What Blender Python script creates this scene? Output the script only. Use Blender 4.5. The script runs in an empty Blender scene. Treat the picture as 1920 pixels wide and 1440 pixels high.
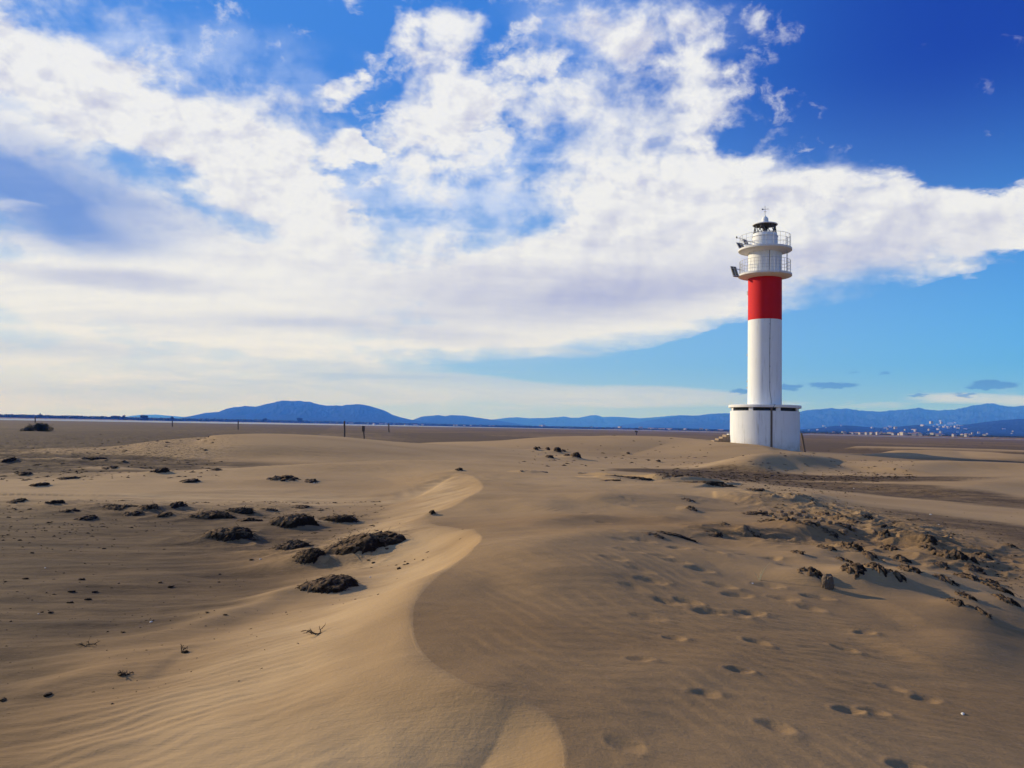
import bpy, bmesh, math, random
import numpy as np
from mathutils import Vector, Matrix

R = math.radians
PI = math.pi
random.seed(7)
rng = np.random.default_rng(11)
scene = bpy.context.scene
COL = scene.collection

# ------------------------------------------------------------------ camera
CAMZ = 2.0
PITCH = math.atan(80.2 / 1500.0)
ROLL = R(1.117)
fwd = Vector((0, math.cos(PITCH), math.sin(PITCH)))
r0 = Vector((1, 0, 0))
u0 = r0.cross(fwd)
camR = r0 * math.cos(ROLL) + u0 * math.sin(ROLL)
camU = u0 * math.cos(ROLL) - r0 * math.sin(ROLL)
cam = bpy.data.cameras.new('camera')
cam.sensor_width = 36
cam.lens = 28.125
cam.clip_start = 0.05
cam.clip_end = 100000
camo = bpy.data.objects.new('camera', cam)
M = Matrix((camR, camU, -fwd)).transposed().to_4x4()
M.translation = Vector((0, 0, CAMZ))
camo.matrix_world = M
COL.objects.link(camo)
scene.camera = camo


def ray(px, py):
    return fwd + camR * ((px - 960) / 1500.0) - camU * ((py - 720) / 1500.0)


def P(px, py, z=0.0):
    """world XY of a view direction where it meets height z"""
    d = ray(px, py)
    t = (z - CAMZ) / d.z
    return (d.x * t, d.y * t)


def Q(px, py, dist):
    """world point of a view direction at ground distance dist (along +Y)"""
    d = ray(px, py)
    t = dist / d.y
    return Vector((d.x * t, d.y * t, CAMZ + d.z * t))


# ------------------------------------------------------------------ helpers
def tag(o, label=None, cat=None, group=None, kind=None):
    if label: o['label'] = label
    if cat: o['category'] = cat
    if group: o['group'] = group
    if kind: o['kind'] = kind
    return o


def link_mesh(name, me, mat=None, parent=None, smooth=False):
    o = bpy.data.objects.new(name, me)
    COL.objects.link(o)
    if mat is not None and not me.materials:
        me.materials.append(mat)
    if parent is not None:
        o.parent = parent
    if smooth:
        me.polygons.foreach_set('use_smooth', np.ones(len(me.polygons), bool))
    return o


def empty(name, loc, rz=0):
    o = bpy.data.objects.new(name, None)
    o.location = loc
    o.rotation_euler = (0, 0, rz)
    o.empty_display_size = 0.2
    COL.objects.link(o)
    return o


class MB:
    def __init__(s):
        s.v = []; s.f = []

    def add(s, v, f):
        n = len(s.v)
        s.v += [tuple(a) for a in v]
        s.f += [tuple(i + n for i in q) for q in f]

    def box(s, c, size, rz=0, ry=0, rx=0, M=None):
        hx, hy, hz = size[0] / 2, size[1] / 2, size[2] / 2
        pts = [Vector((x, y, z)) for x in (-hx, hx) for y in (-hy, hy) for z in (-hz, hz)]
        m = Matrix.Rotation(rz, 3, 'Z') @ Matrix.Rotation(ry, 3, 'Y') @ Matrix.Rotation(rx, 3, 'X')
        if M is not None: m = M
        s.add([m @ p + Vector(c) for p in pts],
              [(0, 1, 3, 2), (4, 6, 7, 5), (0, 4, 5, 1), (2, 3, 7, 6), (0, 2, 6, 4), (1, 5, 7, 3)])

    def tube(s, pts, r, n=6, closed=False, cap=True):
        pts = [Vector(p) for p in pts]
        k = len(pts)
        rr = r if isinstance(r, (list, tuple)) else [r] * k
        rings = []
        prev = None
        for i, p in enumerate(pts):
            if closed:
                d = pts[(i + 1) % k] - pts[i - 1]
            else:
                d = pts[min(i + 1, k - 1)] - pts[max(i - 1, 0)]
            if d.length < 1e-9: d = Vector((0, 0, 1))
            d.normalize()
            ref = Vector((0, 0, 1)) if abs(d.z) < .9 else Vector((1, 0, 0))
            if prev is not None:
                a = prev - d * prev.dot(d)
                if a.length < 1e-4: a = d.cross(ref)
            else:
                a = d.cross(ref)
            a.normalize(); b = d.cross(a); prev = a
            rings.append([p + (a * math.cos(t) + b * math.sin(t)) * rr[i] for t in [2 * PI * j / n for j in range(n)]])
        v = [q for rg in rings for q in rg]
        f = []
        m = k if closed else k - 1
        for i in range(m):
            for j in range(n):
                a0 = i * n + j; a1 = i * n + (j + 1) % n
                b0 = ((i + 1) % k) * n + j; b1 = ((i + 1) % k) * n + (j + 1) % n
                f.append((a0, a1, b1, b0))
        if cap and not closed:
            f.append(tuple(reversed(range(n)))); f.append(tuple(range((k - 1) * n, k * n)))
        s.add(v, f)

    def lathe(s, prof, n=64, c=(0, 0, 0), close=False):
        """prof: list of (r,z) from bottom outside to top"""
        k = len(prof)
        v = [(c[0] + r * math.cos(2 * PI * j / n), c[1] + r * math.sin(2 * PI * j / n), c[2] + z) for r, z in prof for j in range(n)]
        f = []
        for i in range(k if close else k - 1):
            for j in range(n):
                i2 = (i + 1) % k
                f.append((i * n + j, i * n + (j + 1) % n, i2 * n + (j + 1) % n, i2 * n + j))
        s.add(v, f)

    def build(s, name, mat, parent=None, smooth=False, angle=None):
        me = bpy.data.meshes.new(name)
        me.from_pydata(s.v, [], s.f)
        me.update()
        bm = bmesh.new(); bm.from_mesh(me)
        bmesh.ops.recalc_face_normals(bm, faces=bm.faces)
        bm.to_mesh(me); bm.free()
        if angle is not None:
            me.shade_flat() if False else None
            me.polygons.foreach_set('use_smooth', np.ones(len(me.polygons), bool))
            me.set_sharp_from_angle(angle=angle)
            smooth = False
            o = link_mesh(name, me, mat, parent)
            return o
        return link_mesh(name, me, mat, parent, smooth)


# node helpers ------------------------------------------------------
def nmat(name):
    m = bpy.data.materials.new(name)
    m.use_nodes = True
    nt = m.node_tree
    return m, nt, nt.nodes['Principled BSDF']


def nn(nt, t, **kw):
    n = nt.nodes.new(t)
    for k, v in kw.items():
        if k.startswith('i_'):
            n.inputs[k[2:].replace('_', ' ')].default_value = v
        else:
            setattr(n, k, v)
    return n


def L(nt, a, b):
    nt.links.new(a, b)


def setin(nt, sock, v):
    if isinstance(v, (int, float)):
        sock.default_value = v
    elif isinstance(v, (tuple, list)):
        sock.default_value = v
    else:
        nt.links.new(v, sock)


def mth(nt, op, a, b=None, c=None, clamp=False):
    n = nt.nodes.new('ShaderNodeMath'); n.operation = op; n.use_clamp = clamp
    setin(nt, n.inputs[0], a)
    if b is not None: setin(nt, n.inputs[1], b)
    if c is not None: setin(nt, n.inputs[2], c)
    return n.outputs[0]


def vm(nt, op, a, b=None, scale=None):
    n = nt.nodes.new('ShaderNodeVectorMath'); n.operation = op
    setin(nt, n.inputs[0], a)
    if b is not None: setin(nt, n.inputs[1], b)
    if scale is not None: setin(nt, n.inputs['Scale'], scale)
    return n.outputs['Value'] if op in ('LENGTH', 'DOT_PRODUCT') else n.outputs[0]


def noise(nt, vec, scale, detail=2, rough=.5, dist=0, dim='3D', lac=2.0, col=False):
    n = nt.nodes.new('ShaderNodeTexNoise'); n.noise_dimensions = dim
    if vec is not None: nt.links.new(vec, n.inputs['Vector'])
    n.inputs['Scale'].default_value = scale; n.inputs['Detail'].default_value = detail
    n.inputs['Roughness'].default_value = rough; n.inputs['Distortion'].default_value = dist
    n.inputs['Lacunarity'].default_value = lac
    if col:   # three channels as a plain vector
        sc_ = nt.nodes.new('ShaderNodeSeparateColor'); nt.links.new(n.outputs['Color'], sc_.inputs[0])
        cb_ = nt.nodes.new('ShaderNodeCombineXYZ')
        for i_ in range(3): nt.links.new(sc_.outputs[i_], cb_.inputs[i_])
        return cb_.outputs[0]
    return n.outputs[0]


def mixc(nt, fac, a, b, mode='MIX'):
    n = nt.nodes.new('ShaderNodeMix'); n.data_type = 'RGBA'; n.blend_type = mode
    setin(nt, n.inputs[0], fac); setin(nt, n.inputs[6], a); setin(nt, n.inputs[7], b)
    return n.outputs[2]


def sstep(nt, x, a, b, o0=0.0, o1=1.0, kind='SMOOTHSTEP'):
    n = nt.nodes.new('ShaderNodeMapRange'); n.interpolation_type = kind
    setin(nt, n.inputs[0], x)
    setin(nt, n.inputs[1], a); setin(nt, n.inputs[2], b)
    setin(nt, n.inputs[3], o0); setin(nt, n.inputs[4], o1)
    return n.outputs[0]


def rgb(*c):
    return (c[0], c[1], c[2], 1)


# ------------------------------------------------------------------ light
SUN_AZ = -63.0      # degrees from +Y, negative = left
SUN_EL = 21.0
az, el = R(SUN_AZ), R(SUN_EL)
sun_dir = Vector((math.sin(az) * math.cos(el), math.cos(az) * math.cos(el), math.sin(el)))
sl = bpy.data.lights.new('sun', 'SUN')
sl.energy = 5.0
sl.angle = R(0.6)
sl.color = (1.0, .88, .70)
so = bpy.data.objects.new('sun', sl)
so.rotation_euler = (-sun_dir).to_track_quat('-Z', 'Y').to_euler()
COL.objects.link(so)

# ------------------------------------------------------------------ sky
world = bpy.data.worlds.new('World')
scene.world = world
world.use_nodes = True
wt = world.node_tree
wt.nodes.clear()


def azel(px, py):
    d = ray(px, py).normalized()
    return (math.atan2(d.x, d.y), math.asin(d.z))


def build_sky():
    nt = wt
    tc = nn(nt, 'ShaderNodeTexCoord')
    dirv = vm(nt, 'NORMALIZE', tc.outputs['Generated'])
    sp = nn(nt, 'ShaderNodeSeparateXYZ'); L(nt, dirv, sp.inputs[0])
    X, Y, Z = sp.outputs
    azv = mth(nt, 'ARCTAN2', X, Y)
    elv = mth(nt, 'ARCSINE', Z)
    cb = nn(nt, 'ShaderNodeCombineXYZ'); L(nt, azv, cb.inputs[0]); L(nt, elv, cb.inputs[1]); cb.inputs[2].default_value = 1.0
    V = cb.outputs[0]
    # cloud deck coordinates: where the view ray meets a flat layer overhead
    zz = mth(nt, 'ADD', mth(nt, 'MAXIMUM', Z, 0.0), 0.17)
    cp = nn(nt, 'ShaderNodeCombineXYZ')
    L(nt, mth(nt, 'DIVIDE', X, zz), cp.inputs[0]); L(nt, mth(nt, 'DIVIDE', Y, zz), cp.inputs[1])
    D = cp.outputs[0]
    # domain warp so that every outline is ragged
    w1 = vm(nt, 'SUBTRACT', noise(nt, D, 2.3, 7, .58, col=True), (.5, .5, .5))
    w2 = vm(nt, 'SUBTRACT', noise(nt, D, 9.0, 6, .62, col=True), (.5, .5, .5))
    hf = sstep(nt, elv, 0.04, .34, .07, 1.0)      # less wander towards the horizon
    V1 = vm(nt, 'ADD', V, vm(nt, 'MULTIPLY', vm(nt, 'SCALE', w1, scale=mth(nt, 'MULTIPLY', hf, .13)), (1, .9, 0)))
    V1 = vm(nt, 'ADD', V1, vm(nt, 'MULTIPLY', vm(nt, 'SCALE', w2, scale=mth(nt, 'MULTIPLY', hf, .05)), (1, .9, 0)))
    Vs = vm(nt, 'ADD', V, vm(nt, 'MULTIPLY', vm(nt, 'SCALE', w1, scale=mth(nt, 'MULTIPLY', hf, .10)), (1, .5, 0)))

    def blobs(vec, lst, start):
        acc = start
        for (px, py, rx, ry, rot, w, soft) in lst:
            c = azel(px, py)
            a = R(rot)
            e = azel(px + 40 * math.cos(a), py + 40 * math.sin(a))
            ang = math.atan2(e[1] - c[1], e[0] - c[0])
            k = math.hypot(e[1] - c[1], e[0] - c[0]) / 40
            ca, sa = math.cos(ang), math.sin(ang)
            A_ = (ca / (rx * k), sa / (rx * k)); B_ = (-sa / (ry * k), ca / (ry * k))
            u = vm(nt, 'DOT_PRODUCT', vec, (A_[0], A_[1], -(A_[0] * c[0] + A_[1] * c[1])))
            v = vm(nt, 'DOT_PRODUCT', vec, (B_[0], B_[1], -(B_[0] * c[0] + B_[1] * c[1])))
            d = mth(nt, 'SQRT', mth(nt, 'MULTIPLY_ADD', u, u, mth(nt, 'MULTIPLY', v, v)))
            g = sstep(nt, d, soft, 1.0, w, 0.0)
            acc = mth(nt, 'ADD', acc, g)
        return acc

    cover = [  # px,py,rx,ry,rot,weight,inner plateau
        (1190, 330, 260, 230, 0, .62, .35), (1520, 420, 430, 120, 3, .85, .45), (1890, 396, 400, 108, 4, 1.2, .45),
        (1180, 520, 420, 150, -6, 1.0, .5), (780, 560, 620, 150, 0, .75, .4), (230, 640, 650, 260, 0, .6, .3),
        (430, 300, 420, 120, 34, .75, .4), (90, 130, 330, 170, 25, .75, .3), (520, 230, 150, 110, 30, .45, .4), (300, 500, 500, 160, 0, .5, .3),
        (1235, 80, 260, 90, 0, .50, .2), (810, 66, 165, 90, 0, 1.0, .35), (1450, 330, 160, 60, 20, .4, .3),
        (645, 150, 62, 42, 10, 1.25, .3), (648, 266, 76, 52, 0, 1.25, .3), (860, 220, 190, 95, 5, .75, .2), (790, 290, 90, 60, 0, .35, .2),
        (800, 330, 190, 50, 0, .15, .3), (30, 400, 74, 30, 5, .5, .3), (950, 200, 110, 60, 0, .3, .2),
        (1310, 645, 34, 11, 0, 1.1, .2),
        (160, 150, 420, 130, 24, .55, .4), (480, 300, 330, 120, 33, .55, .4),
        (230, 390, 400, 110, 24, .55, .3), (60, 230, 260, 80, 20, .4, .3), (700, 420, 260, 60, 5, .2, .2),
        # openings
        (1780, 100, 520, 240, 14, -2.2, .62), (1900, 250, 300, 90, 6, -1.0, .4), (640, 70, 380, 100, 0, -.75, .3),
        (980, 120, 90, 160, 15, -.45, .3), (625, 330, 80, 110, -10, -.60, .2), (760, 385, 200, 40, 5, -.25, .2), (720, 200, 60, 90, 0, -.5, .2),
        (240, 60, 260, 50, 12, -.35, .2),
        (1620, 665, 740, 116, -9, -2.3, .78), (1900, 592, 480, 128, -13, -2.0, .78), (1150, 705, 420, 50, -2, -1.2, .5),
    ]
    C = blobs(V1, cover, -.02)
    nA = noise(nt, D, 1.6, 10, .56)
    nB = noise(nt, vm(nt, 'ADD', D, (3.1, 7.7, 0)), 7.0, 9, .62)
    nP = noise(nt, vm(nt, 'MULTIPLY', V, (1, 1.25, 1)), 15, 9, .58, .15)
    streak = vm(nt, 'MULTIPLY', D, (.5, 1.9, 1))
    nC = noise(nt, streak, 3.0, 8, .56, .6)
    tex = mth(nt, 'ADD', mth(nt, 'MULTIPLY', mth(nt, 'SUBTRACT', nA, .5), 1.2),
              mth(nt, 'ADD', mth(nt, 'MULTIPLY', mth(nt, 'SUBTRACT', nB, .5), .9), mth(nt, 'MULTIPLY', mth(nt, 'SUBTRACT', nP, .5), 2.8)))
    tex = mth(nt, 'MULTIPLY', tex, sstep(nt, elv, .08, .32, .40, .86))
    dens = mth(nt, 'ADD', C, tex)
    clr = blobs(V, [(1880, 80, 640, 300, 14, 1.6, .3)], 0.0)
    dens = mth(nt, 'SUBTRACT', dens, clr)
    # crisp near the rounded tops, drawn out and thin elsewhere
    wide = sstep(nt, nA, .40, .62, .45, 1.25)
    mask = sstep(nt, dens, -.16, wide)
    # a scatter of small separate puffs
    pz = blobs(Vs, [(860, 180, 260, 190, 0, .75, .3), (820, 310, 230, 110, 0, .62, .3), (1060, 110, 200, 130, 0, .55, .3), (1400, 120, 240, 150, 30, .50, .3), (430, 60, 330, 90, 8, .30, .3), (640, 200, 120, 120, 0, .35, .2), (1110, 330, 120, 140, 0, .4, .2), (1560, 290, 180, 60, 20, .35, .2), (330, 170, 200, 120, 30, .5, .2)], 0.0)
    nQ = noise(nt, vm(nt, 'MULTIPLY', V1, (1, 1.2, 1)), 26, 8, .55, .2)
    puff = sstep(nt, mth(nt, 'ADD', mth(nt, 'ADD', pz, -.52), mth(nt, 'ADD', mth(nt, 'MULTIPLY', mth(nt, 'SUBTRACT', nQ, .5), 2.6), mth(nt, 'MULTIPLY', mth(nt, 'SUBTRACT', nP, .5), 2.2))), -.08, .80)
    puff = mth(nt, 'MULTIPLY', puff, .92)
    mask = mth(nt, 'MAXIMUM', mask, puff)
    # low streaky bands over the horizon
    lowc = blobs(Vs, [(350, 720, 900, 85, 0, .8, .3), (200, 610, 600, 70, 0, .12, .3), (980, 748, 500, 40, 0, .5, .3), (1200, 745, 330, 26, 0, .4, .3),
                      (1850, 748, 260, 22, 2, .85, .3), (1520, 760, 300, 14, 0, .6, .2), (940, 664, 330, 18, 0, .5, .2)], 0.0)
    nS = noise(nt, vm(nt, 'MULTIPLY', V, (3.6, 30, 1)), 1.0, 9, .62, .5)
    low = sstep(nt, mth(nt, 'ADD', lowc, mth(nt, 'MULTIPLY', mth(nt, 'SUBTRACT', nS, .5), 3.2)), .1, 1.0)
    low = mth(nt, 'MULTIPLY', low, sstep(nt, lowc, .02, .35))
    # small flat dark clouds
    Vd = vm(nt, 'ADD', V, vm(nt, 'MULTIPLY', vm(nt, 'SUBTRACT', noise(nt, vm(nt, 'MULTIPLY', V, (60, 130, 1)), 1.0, 6, .65, col=True), (.5, .5, .5)), (.03, .012, 0)))
    dk = blobs(Vd, [(1862, 721, 66, 14, 0, 1.0, .3), (1840, 727, 46, 6, 0, .6, .3), (1562, 722, 70, 9, 0, .9, .3), (1480, 727, 38, 9, 0, .9, .3), (1388, 732, 32, 8, 0, .8, .3),
                    (1660, 699, 22, 6, 0, .5, .2), (1810, 740, 40, 5, 0, .7, .2), (1720, 741, 34, 5, 0, .7, .2), (1600, 697, 20, 6, 0, .4, .2)], 0.0)
    dk = sstep(nt, dk, .1, .75)
    # shading of the deck: a second look towards the sun gives lit edges and grey bellies
    sd = (math.sin(R(SUN_AZ)) * .06, math.cos(R(SUN_AZ)) * .06, 0)
    nA2 = noise(nt, vm(nt, 'ADD', D, sd), 1.6, 6, .56)
    nB2 = noise(nt, vm(nt, 'ADD', D, (3.1 + sd[0] * .45, 7.7 + sd[1] * .45, 0)), 7.0, 6, .62)
    nP2 = noise(nt, vm(nt, 'MULTIPLY', vm(nt, 'ADD', V, (-.011, .010, 0)), (1, 1.25, 1)), 15, 5, .58, .15)
    lit = mth(nt, 'ADD', mth(nt, 'MULTIPLY', mth(nt, 'SUBTRACT', nA, nA2), 2.0), mth(nt, 'ADD', mth(nt, 'MULTIPLY', mth(nt, 'SUBTRACT', nB, nB2), .8), mth(nt, 'MULTIPLY', mth(nt, 'SUBTRACT', nP, nP2), 3.0)))
    lit = mth(nt, 'MULTIPLY', lit, sstep(nt, elv, .12, .34, .10, 1.0))
    shade = blobs(Vs, [(980, 555, 520, 95, -3, .55, .1), (1200, 555, 290, 70, -6, .42, .1), (1560, 485, 420, 85, -8, .62, .1), (1250, 450, 350, 60, 0, .2, .1), (1700, 410, 300, 50, 0, .12, .1),
                       (60, 190, 260, 50, 30, .22, .2), (700, 500, 500, 60, 4, .08, .2),
                       (700, 618, 420, 26, 5, .40, .1), (200, 525, 420, 34, 5, .55, .1), (330, 605, 420, 30, 2, .28, .0), (1150, 80, 300, 100, 0, .30, .1), (830, 90, 100, 50, 0, .2, .1), (1500, 380, 420, 40, 6, .12, .1), (350, 330, 350, 60, 35, .12, .1), (120, 655, 420, 36, 2, .42, .1), (350, 690, 300, 14, 0, .25, .1), (1300, 400, 300, 60, 0, .08, .1)], .03)
    shade = mth(nt, 'ADD', shade, mth(nt, 'MULTIPLY', mth(nt, 'SUBTRACT', nC, .5), .55))
    shade = mth(nt, 'ADD', shade, mth(nt, 'MULTIPLY', mth(nt, 'SUBTRACT', nS, .5), .5))
    shade = mth(nt, 'SUBTRACT', shade, lit, clamp=True)
    cloud = mixc(nt, shade, rgb(.86, .875, .92), rgb(.45, .48, .70))
    # warm cream tone low on the left, towards the sun
    warm = mth(nt, 'MULTIPLY', sstep(nt, elv, .02, .20, 1.0, 0.0), sstep(nt, azv, -.9, .5, 1.0, .25))
    cloud = mixc(nt, warm, cloud, mixc(nt, mth(nt, 'MULTIPLY', shade, 1.3, clamp=True), rgb(.88, .875, .87), rgb(.48, .58, .78)))
    # clear sky: physical sky pulled towards the deep polarised blue away from the sun
    st = nn(nt, 'ShaderNodeTexSky', sky_type='NISHITA')
    st.sun_disc = False; st.sun_elevation = R(SUN_EL); st.sun_rotation = R(SUN_AZ)
    st.altitude = 0; st.air_density = 1.0; st.dust_density = .3; st.ozone_density = 2.2
    base = mixc(nt, 1.0, st.outputs[0], rgb(.10, .10, .10), 'MULTIPLY')
    ta = sstep(nt, azv, -.62, .62, kind='LINEAR')
    up = mixc(nt, sstep(nt, ta, .0, .60), rgb(.055, .25, .80), rgb(.035, .20, .72))
    up = mixc(nt, sstep(nt, ta, .50, .92), up, rgb(.001, .033, .36))
    lo = mixc(nt, ta, rgb(.42, .62, .92), rgb(.085, .40, 1.0))
    grad = mixc(nt, sstep(nt, elv, .06, .42), lo, up)
    deep = mixc(nt, .93, base, grad)
    # thin veil
    vl = blobs(Vs, [(820, 350, 330, 130, 0, 1.2, .4), (200, 80, 280, 120, 20, .6, .3), (450, 110, 330, 90, 10, .55, .2), (1150, 60, 300, 110, 0, .45, .2), (1080, 200, 200, 200, 0, .3, .2), (930, 640, 300, 60, 0, .4, .2)], .0)
    veil = mth(nt, 'MULTIPLY', vl, sstep(nt, mth(nt, 'ADD', mth(nt, 'MULTIPLY', nC, .5), mth(nt, 'MULTIPLY', nP, .7)), .42, .75), clamp=True)
    colr = mixc(nt, veil, deep, rgb(.52, .64, .95))
    colr = mixc(nt, mask, colr, cloud)
    # broad shadowed blue-grey trough in the deck on the left
    tr = blobs(Vs, [(-40, 320, 420, 95, 30, .9, .1), (130, 350, 330, 100, 28, .8, .05), (100, 440, 380, 60, 8, .5, .05), (320, 400, 200, 60, 25, .25, .1)], 0.0)
    tr = mth(nt, 'MULTIPLY', mth(nt, 'MINIMUM', tr, .95), mth(nt, 'ADD', .75, mth(nt, 'MULTIPLY', nC, .45)), clamp=True)
    colr = mixc(nt, tr, colr, rgb(.16, .29, .70))
    small = blobs(V1, [(30, 402, 60, 18, 4, .8, .2)], 0.0)
    colr = mixc(nt, mth(nt, 'MULTIPLY', small, .5), colr, rgb(.60, .66, .85))
    hz = sstep(nt, elv, -.01, .085, .80, 0.0)
    colr = mixc(nt, mth(nt, 'MULTIPLY', hz, sstep(nt, azv, -.6, .6, 1.0, .35)), colr, rgb(.72, .79, .92))
    colr = mixc(nt, mth(nt, 'MULTIPLY', low, .8), colr, mixc(nt, mth(nt, 'MULTIPLY', mth(nt, 'SUBTRACT', nS, .36, clamp=True), 3.0, clamp=True), rgb(.86, .86, .86), rgb(.50, .60, .80)))
    colr = mixc(nt, mth(nt, 'MULTIPLY', dk, .75), colr, rgb(.06, .17, .50))
    # below the horizon nothing shows: plain pale tone
    colr = mixc(nt, sstep(nt, elv, -.03, -.005, 1.0, 0.0), colr, rgb(.35, .36, .38))
    bg = nn(nt, 'ShaderNodeBackground'); L(nt, colr, bg.inputs[0]); bg.inputs[1].default_value = 1.0
    out = nn(nt, 'ShaderNodeOutputWorld'); L(nt, bg.outputs[0], out.inputs[0])


build_sky()
world.cycles.sampling_method = 'MANUAL'
world.cycles.sample_map_resolution = 512

scene.view_settings.view_transform = 'Standard'
scene.view_settings.look = 'None'
scene.view_settings.exposure = 0
scene.view_settings.gamma = 1
scene.cycles.use_denoising = True
scene.cycles.max_bounces = 6
scene.cycles.volume_bounces = 1

# ------------------------------------------------------------------ terrain height field
def _hash(ix, iy, seed):
    n = (ix.astype(np.int64) * 374761393 + iy.astype(np.int64) * 668265263 + seed * 1442695041) & 0xffffffff
    n = ((n ^ (n >> 13)) * 1274126177) & 0xffffffff
    n = (n ^ (n >> 16)) & 0xffffffff
    return n.astype(np.float64) / 4294967295.0


def vnoise(x, y, seed=0):
    """gradient noise about -1..1"""
    ix = np.floor(x); iy = np.floor(y)
    fx = x - ix; fy = y - iy
    ux = fx * fx * fx * (fx * (fx * 6 - 15) + 10); uy = fy * fy * fy * (fy * (fy * 6 - 15) + 10)

    def g(dx, dy):
        a = _hash(ix + dx, iy + dy, seed) * 2 * PI
        return np.cos(a) * (fx - dx) + np.sin(a) * (fy - dy)
    a = g(0, 0) * (1 - ux) + g(1, 0) * ux
    b = g(0, 1) * (1 - ux) + g(1, 1) * ux
    return (a * (1 - uy) + b * uy) * 1.5


def fbm(x, y, seed=0, oct=4, gain=.5):
    s = 0; a = 1.0
    for i in range(oct):
        s = s + a * vnoise(x + 17.3 * i, y - 9.1 * i, seed + i); a *= gain; x = x * 2.03; y = y * 2.03
    return s


def smooth(t):
    t = np.clip(t, 0, 1)
    return t * t * (3 - 2 * t)


def catmull(pts, n=6):
    pts = np.array(pts, float)
    out = []
    for i in range(len(pts) - 1):
        p0 = pts[max(i - 1, 0)]; p1 = pts[i]; p2 = pts[i + 1]; p3 = pts[min(i + 2, len(pts) - 1)]
        for t in np.linspace(0, 1, n, endpoint=False):
            out.append(.5 * ((2 * p1) + (-p0 + p2) * t + (2 * p0 - 5 * p1 + 4 * p2 - p3) * t * t + (-p0 + 3 * p1 - 3 * p2 + p3) * t ** 3))
    out.append(pts[-1])
    return np.array(out)


def pline(pts, n=6, ends=lambda t: np.sin(np.pi * np.clip(t, 0, 1)) ** .6):
    """pts rows (px,py,z,extra...) -> world polyline rows (x,y,z,extra...)"""
    rows = []
    for p in pts:
        x, y = P(p[0], p[1], p[2])
        rows.append([x, y] + list(p[2:]))
    c = catmull(rows, n)
    m = len(c)
    t = np.linspace(0, 1, m)
    return np.column_stack([c, ends(t)])


def polydist(x, y, poly, capR):
    """distance, side (+ = right of travel), smoothly blended extras"""
    best = np.full(x.shape, 1e9); side = np.zeros(x.shape); near = np.zeros(x.shape); WN = np.zeros(x.shape)
    ne = poly.shape[1] - 3
    sg = np.diff(poly[:, :2], axis=0); sg /= np.maximum(np.hypot(sg[:, 0], sg[:, 1]), 1e-9)[:, None]
    tan = np.vstack([sg[:1], sg[:-1] + sg[1:], sg[-1:]])
    tan /= np.maximum(np.hypot(tan[:, 0], tan[:, 1]), 1e-6)[:, None]
    ext = np.zeros((ne,) + x.shape); W = np.zeros(x.shape)
    for i in range(len(poly) - 1):
        ax, ay = poly[i, :2]; bx, by = poly[i + 1, :2]
        dx, dy = bx - ax, by - ay
        l2 = dx * dx + dy * dy + 1e-12
        t = np.clip(((x - ax) * dx + (y - ay) * dy) / l2, 0, 1)
        qx = x - (ax + t * dx); qy = y - (ay + t * dy)
        tx_ = tan[i, 0] + t * (tan[i + 1, 0] - tan[i, 0]); ty_ = tan[i, 1] + t * (tan[i + 1, 1] - tan[i, 1])
        d2 = qx * qx + qy * qy
        w = math.sqrt(l2) / (d2 + 1e-3) ** 2
        W += w
        m = d2 < best
        best = np.where(m, d2, best)
        wn = 1e3 * math.sqrt(l2) / (d2 + 1e-2) ** 5; WN += wn
        near += wn * (poly[i, -1] + t * (poly[i + 1, -1] - poly[i, -1]))
        side = np.where(m, np.where((tx_ * qy - ty_ * qx) < 0, 1.0, -1.0), side)
        for k in range(ne):
            ext[k] += w * (poly[i, 2 + k] + t * (poly[i + 1, 2 + k] - poly[i, 2 + k]))
    ext /= W; near /= np.maximum(WN, 1e-300)
    ln = float(np.hypot(*np.diff(poly[:, :2], axis=0).T).sum())
    for e, tg in ((poly[0], tan[0]), (poly[-1], -tan[-1]))[(1 if capR == 8.0 else 0):]:
        rx_ = x - e[0]; ry_ = y - e[1]
        cap = smooth((rx_ * tg[0] + ry_ * tg[1]) / (.12 * ln))
        near = near * (1 - (1 - cap) * np.exp(-(rx_ ** 2 + ry_ ** 2) / capR ** 2))
    return np.sqrt(best), side, list(ext) + [near]


class Feature:
    def __init__(s, poly, reach, capR=None):
        s.poly = poly; s.reach = reach
        s.capR = capR or .8 * float(np.hypot(*np.diff(poly[:, :2], axis=0).T).sum())
        s.bb = (poly[:, 0].min() - reach, poly[:, 0].max() + reach, poly[:, 1].min() - reach, poly[:, 1].max() + reach)

    def apply(s, x, y, h, fn):
        m = (x > s.bb[0]) & (x < s.bb[1]) & (y > s.bb[2]) & (y < s.bb[3])
        if not m.any(): return h
        d, sd, ex = polydist(x[m], y[m], s.poly, s.capR)
        h = h.copy()
        h[m] = fn(h[m], d, sd, ex, x[m], y[m])
        return h


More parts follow.
